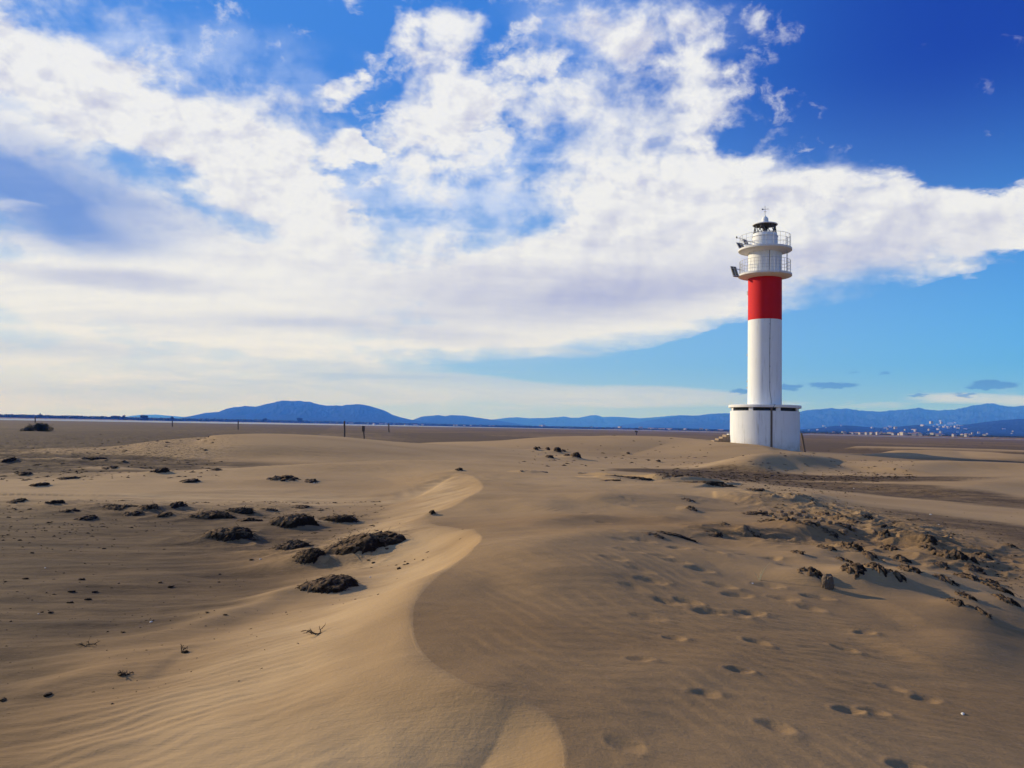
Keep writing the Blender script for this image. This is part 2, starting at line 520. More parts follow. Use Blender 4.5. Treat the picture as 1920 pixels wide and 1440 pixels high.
# main brink of the near dune: px,py,z, left slip length, right back length
# columns: px, py, z, left slip length, right back length, rounding of the lip
BR = pline([(1150, 2100, .40, 1.3, 1.9, .3), (1080, 1560, .49, 1.4, 1.2, .1), (1066, 1440, .54, 1.5, 1.15, .05), (1060, 1392, .57, 1.6, 1.3, .05), (1036, 1346, .60, 1.8, 1.5, .08), (985, 1316, .62, 1.6, 1.9, .12),
            (915, 1296, .645, 1.4, 2.4, .05), (858, 1270, .655, 1.8, 2.6, .15), (800, 1228, .66, 2.4, 2.6, .30), (776, 1182, .67, 2.6, 2.7, .08), (780, 1130, .68, 2.6, 2.8, .08),
            (812, 1092, .70, 2.6, 3.0, .14), (852, 1064, .71, 2.3, 3.2, .10), (888, 1042, .72, 2.0, 3.4, .03), (904, 1018, .70, 1.7, 3.6, .03), (884, 1000, .62, 1.7, 3.8, .2), (840, 996, .50, 1.7, 4.0, .5),
            (806, 985, .44, 1.6, 4.4, .6), (812, 966, .44, 1.7, 4.8, .3), (860, 948, .52, 2.4, 5.4, .08), (896, 930, .60, 3.0, 6.2, .05), (905, 908, .62, 3.2, 7, .04), (872, 889, .58, 3.6, 8, .05),
            (800, 893, .50, 3.6, 8, .10), (735, 905, .38, 3.2, 5, .3), (670, 925, .2, 2.6, 2.6, .5), (600, 935, .06, 2.2, 1.6, .5)], 5, lambda t: smooth((1 - t) / .16) * smooth(t / .03))
BR[:, 4] *= 1.75
FBR = Feature(BR, 18, 8.0)


def ridge(pts, reach, n=3, ends=lambda t: smooth(t / .12) * smooth((1 - t) / .12)):
    return Feature(pline(pts, n, ends), reach)


# far dune hump on the left and its long shoulder (px,py,z,front width,back width)
HUMP = ridge([(120, 862, .0, 6, 5), (220, 846, .28, 8, 6), (300, 834, .62, 9, 6), (385, 820, 1.0, 10, 7), (440, 814.5, 1.24, 11, 8), (500, 813, 1.32, 12, 8), (570, 815, 1.28, 12, 8), (650, 820, 1.12, 12, 8), (740, 828, .88, 12, 7), (820, 834, .66, 12, 7), (900, 836, .55, 11, 7)], 40)
# broad sand field round the lighthouse
FIELD = ridge([(700, 834, .0, 9, 9), (800, 831, .3, 11, 10), (905, 828, .75, 13, 12), (1000, 826, .95, 12, 14), (1100, 826, 1.05, 10, 16), (1200, 826, 1.12, 9, 16), (1300, 828, 1.12, 9, 18), (1370, 832, 1.08, 8, 18), (1440, 842, .86, 5.5, 16), (1510, 848, .66, 5, 14), (1600, 852, .5, 6, 14), (1760, 858, .35, 8, 14), (1960, 866, .3, 10, 14), (2200, 880, .3, 10, 14)], 45)
# crest-lines of smaller forms: (list, amplitude mode)
R_FAR = [
    (ridge([(1020, 819, 1.2, 5, 20), (1150, 817, 1.45, 6, 20), (1260, 819, 1.35, 7, 20), (1360, 823, 1.2, 7, 20)], 50), .30),
    (ridge([(1385, 866, .55, 1.2, 2.2), (1430, 851, .85, 1.8, 3), (1490, 851, .85, 1.9, 3.5), (1550, 857, .62, 1.6, 3), (1610, 868, .3, 1.2, 2)], 12), .35),
    (ridge([(1560, 836, .5, 6, 12), (1700, 838, .6, 6, 12), (1850, 842, .55, 6, 12), (2000, 848, .5, 6, 12)], 40), .55),
    (ridge([(1600, 853, .35, 3.5, 7), (1700, 846, .75, 4, 8), (1790, 845, .8, 4.5, 8), (1880, 850, .75, 4, 8), (2000, 856, .6, 4, 8)], 30), .45),
    (ridge([(1640, 880, .2, 2.2, 7), (1740, 866, .5, 2.4, 7), (1850, 866, .55, 2.6, 7), (1990, 872, .5, 2.6, 7)], 24), .40),
    (ridge([(1700, 925, .1, 1.6, 6), (1830, 905, .3, 2.0, 6), (1930, 898, .38, 2.2, 6), (2080, 900, .3, 2.2, 6)], 20), .30),
    (ridge([(560, 868, .3, 6, 7), (680, 862, .6, 6, 8), (800, 862, .6, 6, 8), (920, 868, .4, 5, 8), (1040, 872, .3, 5, 6)], 26), .26),
]
# banked sand under each weed clump: px,py(base), width px, height m, depth m, tail left
CLUMPS = [
    # px, py, w_px, h, depth, sandiness
    (540, 997, 92, .30, .55, .1), (418, 1017, 108, .22, .60, .5), (630, 985, 90, .19, .40, .3), (668, 1046, 172, .26, .70, .45),
    (533, 1036, 90, .12, .60, .85), (388, 977, 96, .17, .45, .4), (445, 965, 56, .14, .35, .5), (603, 1122, 120, .20, .62, .7),
    (572, 1066, 62, .13, .35, .45), (522, 905, 70, .17, .9, .2), (578, 906, 34, .10, .7, .4), (350, 907, 50, .13, .7, .4), (292, 890, 44, .22, .8, .4),
    (168, 864, 60, .20, 1.2, .3), (94, 947, 30, .13, .5, .3), (65, 914, 38, .13, .6, .4), (272, 957, 50, .12, .5, .3), (326, 955, 34, .14, .5, .3),
    (150, 978, 48, .10, .5, .7), (8, 868, 26, .2, .8, .3), (214, 958, 70, .08, .6, .6), (456, 984, 46, .09, .3, .3), (480, 984, 30, .07, .25, .3),
    (1798, 1058, 84, .17, .5, .35), (1746, 1018, 40, .1, .35, .5), (1822, 1094, 44, .10, .35, .4), (1610, 1086, 44, .13, .35, .4), (1527, 1088, 46, .12, .30, .5),
    (1602, 1034, 40, .14, .3, .4), (1478, 985, 30, .14, .3, .3), (1516, 990, 44, .11, .35, .4), (1586, 992, 34, .09, .3, .3), (1545, 968, 26, .09, .3, .3),
    (1605, 982, 40, .08, .3, .3), (1420, 969, 60, .09, .4, .7), (1690, 1092, 34, .09, .3, .3), (1657, 1086, 26, .09, .25, .4), (1880, 1116, 50, .12, .35, .4),
    (1835, 1078, 44, .08, .3, .3), (1800, 1142, 30, .08, .25, .4), (1265, 1010, 90, .07, .30, .6), (1298, 960, 22, .09, .25, .2), (1292, 942, 28, .08, .3, .5),
    (1770, 1070, 36, .07, .25, .4), (1900, 1030, 30, .1, .3, .4), (1695, 1060, 40, .09, .3, .5), (1660, 1010, 26, .12, .3, .3), (1560, 1006, 36, .08, .3, .5),
    (1440, 985, 34, .08, .3, .4), (1636, 1052, 44, .10, .35, .3), (1672, 1040, 34, .09, .3, .4), (1712, 1078, 40, .09, .3, .3), (1744, 1046, 34, .1, .3, .3), (1782, 1100, 38, .08, .3, .4), (1850, 1048, 36, .1, .3, .3), (1862, 1098, 36, .08, .3, .4), (1640, 1078, 30, .08, .25, .4), (1588, 1058, 30, .08, .25, .4), (1556, 1036, 34, .08, .3, .4), (1500, 1042, 26, .07, .25, .5), (1626, 972, 34, .07, .3, .4), (1654, 990, 30, .07, .3, .4), (1900, 1140, 40, .1, .3, .4), (1818, 1128, 34, .08, .25, .5), (1850, 1160, 26, .07, .25, .5), (1575, 975, 30, .07, .3, .4), (1415, 1006, 30, .06, .25, .5), (1360, 985, 22, .05, .25, .5),
    (1340, 1008, 40, .06, .3, .5), (1228, 1009, 46, .05, .3, .6), (36, 892, 40, .12, .7, .5), (120, 900, 50, .1, .7, .5), (200, 880, 46, .1, .8, .6), (240, 972, 50, .07, .4, .6), (120, 962, 40, .08, .5, .6), (300, 975, 46, .07, .4, .6), (500, 958, 50, .06, .4, .7), (560, 955, 44, .06, .4, .7), (20, 945, 40, .07, .5, .6),
    (1185, 900, 120, .10, .35, .3), (1330, 909, 130, .10, .35, .3), (1260, 896, 70, .08, .3, .4), (1145, 904, 60, .06, .3, .5), (1420, 922, 60, .06, .3, .5), (1240, 888, 40, .06, .3, .5),  # weed strips standing in for the dark lines of the eroded ledges
    (1045, 850, 20, .42, .7, .0), (1080, 861, 26, .42, .8, .1), (1027, 846, 13, .28, .6, .1), (1004, 845, 12, .25, .6, .1), (1030, 860, 20, .2, .6, .2), (1063, 858, 18, .2, .6, .2), (1056, 848, 14, .18, .6, .3),
    (1178, 852, 9, .15, .4, .2), (1235, 867, 11, .15, .4, .2), (860, 884, 18, .12, .5, .5), (809, 966, 14, .09, .2, .3), (1010, 842, 8, .15, .4, .3),
]
BLOCK = (1552, 1103)

FOOT = [(1215, 1157), (1265, 1197), (1252, 1128), (1376, 1153), (1422, 1205), (1386, 1257), (1455, 1362), (1592, 1332), (1585, 1217), (1622, 1186), (1673, 1290), (1738, 1312),
        (1200, 1236), (1172, 1396), (1532, 1120), (1520, 1140), (1312, 1068), (1272, 1027), (1178, 1032), (1396, 1040), (1352, 1098), (1382, 1116), (1248, 998), (1206, 1013),
        (1132, 980), (1102, 962), (1216, 968), (1226, 984), (1318, 968), (1326, 980), (1200, 1068), (1222, 1089), (1190, 1102), (1700, 1438), (1445, 1048), (1478, 1062), (1190, 925), (1172, 933), (1260, 926), (1180, 948),
        (1268, 1052), (1166, 1012), (1150, 1046), (1240, 1042), (1296, 1012), (1340, 1034), (1290, 1128), (1330, 1148), (1405, 1150), (1440, 1098), (1470, 1122), (1290, 985), (1160, 995), (1085, 985), (1640, 1335), (1320, 1300)]

SHORE_NEAR = lambda a: np.interp(a, [R(-60), R(-33), R(-18), R(0), R(9), R(18), R(33), R(60)], [760, 830, 1050, 1700, 2000, 1250, 800, 740])
SHORE_FAR = lambda a: np.interp(a, [R(-60), R(-33), R(-18), R(-6), R(0), R(9), R(18), R(33), R(60)], [1500, 1700, 3200, 3600, 3800, 2500, 1500, 900, 800])
WATERZ = -1.0


def h_base(x, y):
    r = np.hypot(x, y); a = np.arctan2(x, y)
    h = np.full(x.shape, 0.0)
    # gentle fall towards the lagoon
    h = h - .8 * smooth((r - 60) / 600)
    h = h + .05 * fbm(x * .16, y * .3, 3, 3) * smooth((r - 8) / 20) * (1 - smooth((r - 300) / 500))
    h = h + .012 * fbm(x * .6, y * 1.1, 5, 3)
    h = h + .022 * fbm(x * .28, y * 2.1 - x * .25, 6, 3) * smooth((.6 - x - .02 * y) / 1.5) * smooth((y - 3) / 2) * (1 - smooth((y - 18) / 8))
    sn = SHORE_NEAR(a); sf = SHORE_FAR(a)
    wob = 1 + .02 * fbm(a * 40, a * 13, 8, 3)
    under = smooth((r - sn * wob) / (.04 * sn)) * (1 - smooth((r - sf * wob) / (.02 * sf)))
    h = h - under * 1.2
    h = h + 1.3 * smooth((r - sf * wob) / (.03 * sf)) * (r > sn)

    def hump(hh, d, sd, ex, X, Y):
        z, wf, wb, tp = ex
        z = hh + (z - hh) * tp
        w = np.where(sd > 0, wf, wb)   # lists run left to right: right-hand side faces the camera
        g = np.exp(-(d / w) ** 2 * 1.15)
        return np.maximum(hh, hh + (z - hh) * g)
    h = HUMP.apply(x, y, h, hump)
    h = FIELD.apply(x, y, h, hump)
    for f, amp in R_FAR:
        def fn(hh, d, sd, ex, X, Y, amp=amp):
            z, wf, wb, tp = ex
            w = np.where(sd > 0, wf, wb)
            return hh + tp * np.maximum(z - hh, 0.0) * np.exp(-(d / w) ** 2 * 1.3)
        h = f.apply(x, y, h, fn)

    def brink(hh, d, sd, ex, X, Y):
        z, ll, lr, rw, tp = ex
        z = z * tp
        right = sd > 0
        n = .02 * fbm(X * .9, Y * .9, 21, 2)
        t = np.clip((np.sqrt(d * d + rw * rw) - rw) / ll, 0, 1.6)
        # concave slip face: steep under the brink, drawn out at the toe
        lf = np.exp(-1.9 * t) * (1 - smooth((t - .9) / .7))
        lip = .035 * (1 - np.exp(-d / .05))
        zl = z * lf
        zr = z * np.exp(-(d / (lr * 1.05)) ** 2.6)
        out = np.where(right, zr, np.minimum(zl, z) - 0 * lip)
        out = hh * (1 - out / np.maximum(z, .05)) + out if False else np.maximum(out, 0) + hh * (1 - np.clip(out / np.maximum(z, .2), 0, 1))
        return out + n * np.clip(1 - d / 6, 0, 1) * np.clip(z * 2, 0, 1)
    h = FBR.apply(x, y, h, brink)
    # flutes down the slip faces
    return h


def hit(px, py, fn=None):
    """first point where the view ray meets the modelled ground"""
    fn = fn or h_mid
    d = ray(px, py)
    t = np.exp(np.linspace(math.log(1.0), math.log(900.0), 2600))
    X = d.x * t; Y = d.y * t; Z = CAMZ + d.z * t
    H = fn(X, Y)
    k = np.argmax(Z < H)
    if not (Z < H).any(): k = len(t) - 1
    if k == 0: k = 1
    a = (Z[k - 1] - H[k - 1]); b = (Z[k] - H[k])
    s = a / (a - b + 1e-12)
    return (X[k - 1] + s * (X[k] - X[k - 1]), Y[k - 1] + s * (Y[k] - Y[k - 1]), H[k - 1] + s * (H[k] - H[k - 1]))



# smaller forms laid on that surface where the view directions meet it
def und(pts, amp, wf, wb, reach=8):
    rows = []
    for a, b, z in pts:
        p = hit(a, b, h_base)
        rows.append([p[0], p[1], p[2], 1.0])
    c = catmull(rows, 4)
    t = np.linspace(0, 1, len(c))
    F_ = Feature(np.column_stack([c, np.sin(np.pi * t) ** .6]), reach)
    F_.capR = max(F_.capR, 4 * wb)
    return (F_, amp, wf, wb)


R_NEAR = [
    und([(860, 1066, .66), (940, 1054, .62), (1020, 1043, .55), (1110, 1027, .45), (1180, 1021, .38), (1240, 1006, .34), (1330, 1003, .28), (1400, 1008, .2)], .11, .6, 1.4),
    und([(900, 1098, .62), (1000, 1087, .56), (1100, 1072, .45), (1190, 1056, .34), (1290, 1050, .25), (1380, 1058, .18), (1470, 1062, .15)], .10, .6, 1.2),
    und([(920, 1008, .6), (1020, 992, .5), (1120, 982, .42), (1240, 984, .3), (1320, 990, .2)], .12, .5, 1.7),
    und([(940, 968, .55), (1040, 950, .48), (1140, 946, .4), (1250, 940, .3), (1340, 936, .2)], .13, .6, 2.2),
    und([(1290, 935, .2), (1340, 932, .24), (1420, 947, .2), (1490, 944, .2), (1540, 928, .2)], .22, .7, 2.6),
    und([(1400, 1036, .15), (1470, 1022, .2), (1530, 1008, .3), (1590, 1010, .3), (1640, 1018, .2)], .16, .5, 1.4),
    und([(1480, 1108, .12), (1560, 1100, .16), (1650, 1106, .16), (1740, 1098, .2), (1765, 1082, .25)], .13, .4, 1.0),
    und([(1640, 1160, .1), (1740, 1172, .1), (1800, 1165, .12), (1850, 1130, .2), (1900, 1118, .2)], .07, .5, 1.0),
    und([(1660, 1230, .05), (1780, 1228, .06), (1830, 1192, .14), (1900, 1180, .1)], .07, .4, .8),
    und([(1480, 1068, .12), (1540, 1052, .16), (1620, 1060, .16), (1700, 1064, .16)], .10, .3, .9),
    und([(1620, 1000, .1), (1680, 1012, .14), (1740, 1030, .18), (1830, 1020, .18)], .12, .4, 1.2),
    und([(1150, 962, .3), (1260, 955, .28), (1330, 966, .22)], .06, .4, 1.2),
    # left floor: low streamers drawn out by the wind
    und([(-60, 1010, 0), (100, 1000, .03), (300, 996, .05), (440, 1000, .05)], .05, .5, 1.6),
    und([(-60, 1120, 0), (120, 1105, .02), (300, 1086, .04), (520, 1066, .05)], .04, .4, 1.2),
    und([(40, 1260, 0), (200, 1215, .03), (360, 1180, .06), (520, 1130, .14), (560, 1112, .16)], .07, .25, .8),
    und([(-50, 1350, 0), (60, 1300, .02), (180, 1270, .02), (330, 1250, .03)], .045, .25, .7),
    und([(130, 935, .05), (300, 925, .12), (480, 922, .16), (640, 935, .2)], .04, .9, 2.5, 14),
    und([(170, 905, .05), (300, 893, .12), (420, 888, .2)], .05, .9, 2.5, 14),
]
# eroded ledges: crisp little scarps facing the camera
LEDGE = [
    und([(1080, 889, .28), (1140, 894, .28), (1200, 899, .26), (1240, 903, .24), (1290, 906, .2), (1370, 908, .2)], .14, .12, 2.2, 9),
    und([(1215, 906, .2), (1290, 910, .18), (1350, 912, .18), (1390, 906, .2)], .10, .10, 1.4, 6),
    und([(950, 884, .34), (985, 886, .34), (1028, 887, .34)], .06, .08, 1.2, 5),
    und([(1075, 893, .3), (1120, 899, .26), (1180, 905, .2)], .05, .08, .9, 5),
    und([(1290, 922, .18), (1340, 918, .2), (1440, 926, .2)], .06, .15, 1.0, 5),
]



def asym(f, amp, wf, wb):
    def fn(hh, d, sd, ex, X, Y):
        e = ex[1]
        n = 1 + .35 * vnoise(X * .8, Y * .8, 31)
        g = np.where(sd > 0, np.exp(-(d / wf) ** 2 * 1.0), np.exp(-(d / wb)) * 1.0)
        return hh + amp * n * g
    return fn


def ledge(f, amp, wf, wb):
    def fn(hh, d, sd, ex, X, Y):
        n = 1 + .5 * vnoise(X * 1.5, Y * 1.5, 33)
        g = np.where(sd > 0, 1 - smooth(d / wf), np.exp(-(d / wb) ** 1.5))
        return hh + amp * n * g
    return fn


def _endfade(f):
    return f


CH = pline([(1330, 955, .2), (1440, 968, .15), (1560, 985, .12), (1660, 1020, .12), (1760, 1060, .12), (1880, 1100, .12), (2000, 1140, .1)], 5)
CH2 = pline([(1250, 1045, .25), (1400, 1062, .15), (1540, 1080, .12), (1680, 1090, .12)], 5)
FCH = Feature(CH, 9)
FCH2 = Feature(CH2, 5)
LW = pline([(-80, 965, 0), (60, 955, 0), (220, 958, 0), (380, 965, 0), (520, 955, 0), (640, 945, .1)], 5)
FLW = Feature(LW, 9)
LW2 = pline([(330, 990, 0), (420, 1010, 0), (520, 1030, 0), (620, 1055, 0), (740, 1075, 0), (800, 1080, 0)], 5)
FLW2 = Feature(LW2, 6)
DARKR = pline([(1290, 890, .0), (1360, 894, .0), (1430, 896, .0), (1540, 899, .0), (1640, 902, .0), (1690, 904, 0)], 5)
FDR = Feature(DARKR, 12)
DARKR2 = pline([(1400, 912, .0), (1500, 918, .0), (1640, 925, .0), (1780, 936, 0), (1830, 940, 0)], 5)
DARKR3 = pline([(1640, 985, .0), (1740, 992, .0), (1830, 1004, .0), (1960, 1020, 0), (2060, 1040, 0)], 5)
FDR3 = Feature(DARKR3, 8)
FDR2 = Feature(DARKR2, 8)


def mask_flat(feat, x, y, w, e):
    return feat.apply(x, y, np.zeros(x.shape), lambda hh, d, sd, ex, X, Y: 1 - smooth((d - w + e * .5 + .6 * vnoise(X * .5, Y * .8, 77)) / e))


def mask_of(feat, x, y, w):
    m = np.zeros(x.shape)
    def fn(hh, d, sd, ex, X, Y):
        return np.exp(-(d / w) ** 2) * ex[-1]
    return feat.apply(x, y, m, fn)


_bd = {}


def brink_dist(x, y):
    key = (x.size, float(x[0]), float(x[-1]))
    if key not in _bd: _bd.clear(); _bd[key] = brink_dist_(x, y)
    return _bd[key]


def brink_dist_(x, y):
    dd = np.full(x.shape, 99.0)
    def fn(hh, d, sd, ex, X, Y): return d * sd
    return FBR.apply(x, y, dd, fn)


BASEPTS = {}


def h_mid(x, y):
    """base plus undulations and hummocks; no ripples"""
    h = h_base(x, y)
    for f, amp, wf, wb in R_NEAR:
        def fn(hh, d, sd, ex, X, Y, amp=amp, wf=wf, wb=wb):
            n = 1 + .3 * vnoise(X * .8, Y * .8, 31)
            g = np.where(sd > 0, np.exp(-(d / wf) ** 2), np.exp(-(d / wb) ** 1.3))
            return hh + amp * n * g * ex[2]
        h = f.apply(x, y, h, fn)
    for f, amp, wf, wb in LEDGE:
        def fn(hh, d, sd, ex, X, Y, amp=amp, wf=wf, wb=wb):
            n = 1 + .5 * vnoise(X * 1.2, Y * 1.2, 33)
            g = np.where(sd > 0, 1 - smooth(d / wf), np.exp(-(d / wb) ** 1.5))
            return hh + amp * n * g * ex[2]
        h = f.apply(x, y, h, fn)
    # hummocky, trodden and eroded belt
    m = np.clip(mask_of(FCH, x, y, 1.5) + mask_of(FCH2, x, y, .75) * .9, 0, 1)
    if (m > .01).any():
        k = m > .01
        X = x[k]; Y = y[k]
        wx = X + .25 * vnoise(X * 1.3, Y * 1.3, 41); wy = Y + .25 * vnoise(X * 1.3, Y * 1.3, 42)
        n1 = 1 - np.abs(vnoise(wx * .95, wy * 1.7, 43)) * 1.9
        n2 = 1 - np.abs(vnoise(wx * 2.1 + 3, wy * 3.4, 44)) * 1.8
        n3 = vnoise(wx * 6, wy * 9, 45)
        h = h.copy(); h[k] += m[k] * (.075 * np.clip(n1, 0, 1) ** 1.8 + .055 * np.clip(n2, 0, 1) ** 1.6 + .010 * n3 - .03)
    m = np.maximum(mask_of(FLW, x, y, 1.8), mask_of(FLW2, x, y, 1.1)) * .8
    k = m > .02
    if k.any():
        X = x[k]; Y = y[k]
        n1 = 1 - np.abs(vnoise(X * .9 + 5, Y * 1.6, 51)) * 1.8
        n2 = vnoise(X * 3.5, Y * 5.5, 52)
        h = h.copy(); h[k] += m[k] * (.07 * np.clip(n1, 0, 1) ** 2 + .02 * np.clip(n2, 0, 1))
    # rough dark flats
    m = np.clip(mask_of(FDR, x, y, 4) + mask_of(FDR2, x, y, 2.0) * .6, 0, 1)
    k = m > .02
    if k.any():
        h = h.copy(); h[k] += m[k] * (-.05 + .035 * fbm(x[k] * 1.4, y[k] * 1.4, 55, 4, .6))
    # far left rough ground
    r = np.hypot(x, y)
    k = (x < 0) & (r > 26) & (r < 130)
    if k.any():
        mm = (1 - smooth((h[k] - .1) / .25)) * smooth((r[k] - 26) / 12) * smooth((-x[k] - .35 * y[k] + 3) / 6) * (1 - smooth((r[k] - 100) / 30))
        h = h.copy(); h[k] += mm * .10 * fbm(x[k] * .35, y[k] * .8, 57, 4, .6)
    return h


_cache = {}


for _c in CLUMPS:
    x_, y_, z_ = hit(_c[0], _c[1])
    _cache[_c] = (x_, y_, z_, _c[2] / 1500.0 * y_)
FOOTW = [hit(px, py) for px, py in FOOT]
TWR = Q(1434, 842, 61.0)
STEP_A = 14


def h_full(x, y, ripples=True):
    h = h_mid(x, y)
    # sand banked against the clumps
    for c, (cx, cy, cz, w) in _cache.items():
        rr = max(w * 3.0, .7)
        k = (np.abs(x - cx) < rr) & (np.abs(y - cy) < rr)
        if not k.any(): continue
        dx = (x[k] - cx) / (w * .55); dy = (y[k] - cy - c[4] * .35) / (c[4] * .9)
        dxx = np.where(dx < 0, dx / 2.3, dx / .9)
        q = dxx ** 2 + np.where(dy < 0, (dy * 1.25) ** 2, (dy / 1.3) ** 2)
        h = h.copy(); h[k] += c[3] * (.58 if c[2] > 55 else .45) * np.exp(-q * 1.1)
    # footprints
    for i, (fx, fy, fz) in enumerate(FOOTW):
        k = (np.abs(x - fx) < .6) & (np.abs(y - fy) < .6)
        if not k.any(): continue
        rs = np.random.RandomState(i)
        a = R(15 + rs.uniform(-30, 30)); c_, s_ = math.cos(a), math.sin(a)
        px_, py_ = FOOT[i]
        dep = (.024 if px_ > 1240 and py_ > 1020 else .015) * rs.uniform(.8, 1.25)
        if (px_, py_) in ((1200, 1236), (1172, 1396), (1320, 1300)): dep = .016
        u = ((x[k] - fx) * c_ - (y[k] - fy) * s_) / .105; v = ((x[k] - fx) * s_ + (y[k] - fy) * c_) / .065
        sz_ = (.68 if py_ > 1180 else 1.0) * rs.uniform(.85, 1.1)
        u = u / sz_ + .18 * vnoise(x[k] * 14, y[k] * 14, 200 + i); v = v / sz_ + .22 * vnoise(x[k] * 12 + 5, y[k] * 12, 300 + i)
        q = u * u + v * v
        rim = dep * .38 * np.exp(-((u - 1.35) ** 2 * 1.6 + (v + .6) ** 2 * .8)) + dep * .25 * np.exp(-((np.sqrt(q) - 1.5) / .35) ** 2)
        h = h.copy(); h[k] += -dep * (.72 if py_ > 1180 else 1.0) * np.exp(-q ** 1.15) + rim * .7
    # flat pad under the lighthouse
    if not ripples: return h
    r = np.hypot(x, y)
    k = r < 60
    if not k.any(): return h
    X = x[k]; Y = y[k]; rk = r[k]
    s = brink_dist(X, Y)
    hb = h[k].copy()
    fade = 1 - smooth((rk - 34) / 22)
    wx = X + .12 * vnoise(X * .9, Y * .9, 61) + .035 * vnoise(X * 3.1, Y * 3.1, 62)
    wy = Y + .16 * vnoise(X * .8, Y * .8, 63) + .05 * vnoise(X * 2.6, Y * 2.6, 64)
    patch = smooth(.5 + .9 * vnoise(X * .45, Y * .45, 65))
    # left apron ripples, crests running across
    def rip(px_, py_, ang, lam, sharp=.35):
        c_, s_ = math.cos(R(ang)), math.sin(R(ang))
        ph = (px_ * s_ + py_ * c_) / lam * 2 * PI
        return np.sin(ph + sharp * np.sin(ph))
    left = smooth((-s - .35) / .5) * (1 - smooth((-s - 3.2) / 1.3)) * smooth((8.2 - rk) / 3) 
    left = np.where(s > 50, 0, left)
    hb += left * (.35 + .65 * patch) * .0042 * rip(wx, wy, -14, .115)
    # windward side ripples on the right
    rm = smooth((s - .9) / 1.2) * (s < 50) * (1 - smooth((rk - 14) / 8))
    hb += rm * (.25 + .75 * patch) * .0038 * rip(wx * .9, wy, 27, .085)
    # broad oblique wind streaks on the crown of the dune
    cm = smooth(s / .4) * (1 - smooth((s - 1.9) / 1.2)) * (1 - smooth((rk - 8) / 3)) * (s < 50)
    hb += cm * .0028 * rip(wx + .5 * wy, wy * .6, 72, .19, .5) * (.5 + .5 * vnoise(X * 1.7, Y * 1.7, 66))
    # rippled front of the far hump
    fm = smooth((Y - 15) / 6) * (1 - smooth((Y - 38) / 10)) * smooth((2 - X) / 3) * smooth((hb - .12) / .2)
    hb += fm * .022 * rip(wx, wy, 14, .42) * (.4 + .6 * patch)
    # general faint ripple and lumps
    hb += fade * .0012 * rip(wx, wy, -8, .16) * patch
    hb += .0035 * fbm(X * 2.2, Y * 3.6, 67, 3) * fade
    # flutes on the slip faces
    sl_ = (s < -.02) * (s > -1.6)
    hb += sl_ * .012 * np.exp(-((s + .55) / .45) ** 2) * vnoise(X * 3.2 + Y * 1.4, Y * .55 - X * .9, 68)
    h = h.copy(); h[k] = hb
    return h


GRID = {}


def h_grid(x, y):
    """height of the finished sheet, read back from its own grid"""
    x = np.asarray(x, float); y = np.asarray(y, float)
    a = np.arctan2(x, y); r = np.hypot(x, y)
    fa = np.clip(np.interp(a, GRID['a'], np.arange(len(GRID['a']))), 0, len(GRID['a']) - 1.001)
    fr = np.clip(np.interp(r, GRID['r'], np.arange(len(GRID['r']))), 0, len(GRID['r']) - 1.001)
    ia = fa.astype(int); ir = fr.astype(int); ta = fa - ia; tr = fr - ir
    H = GRID['h']
    return (H[ir, ia] * (1 - ta) + H[ir, ia + 1] * ta) * (1 - tr) + (H[ir + 1, ia] * (1 - ta) + H[ir + 1, ia + 1] * ta) * tr


def h_at(x, y, full=True):
    return float(h_grid([x], [y])[0])


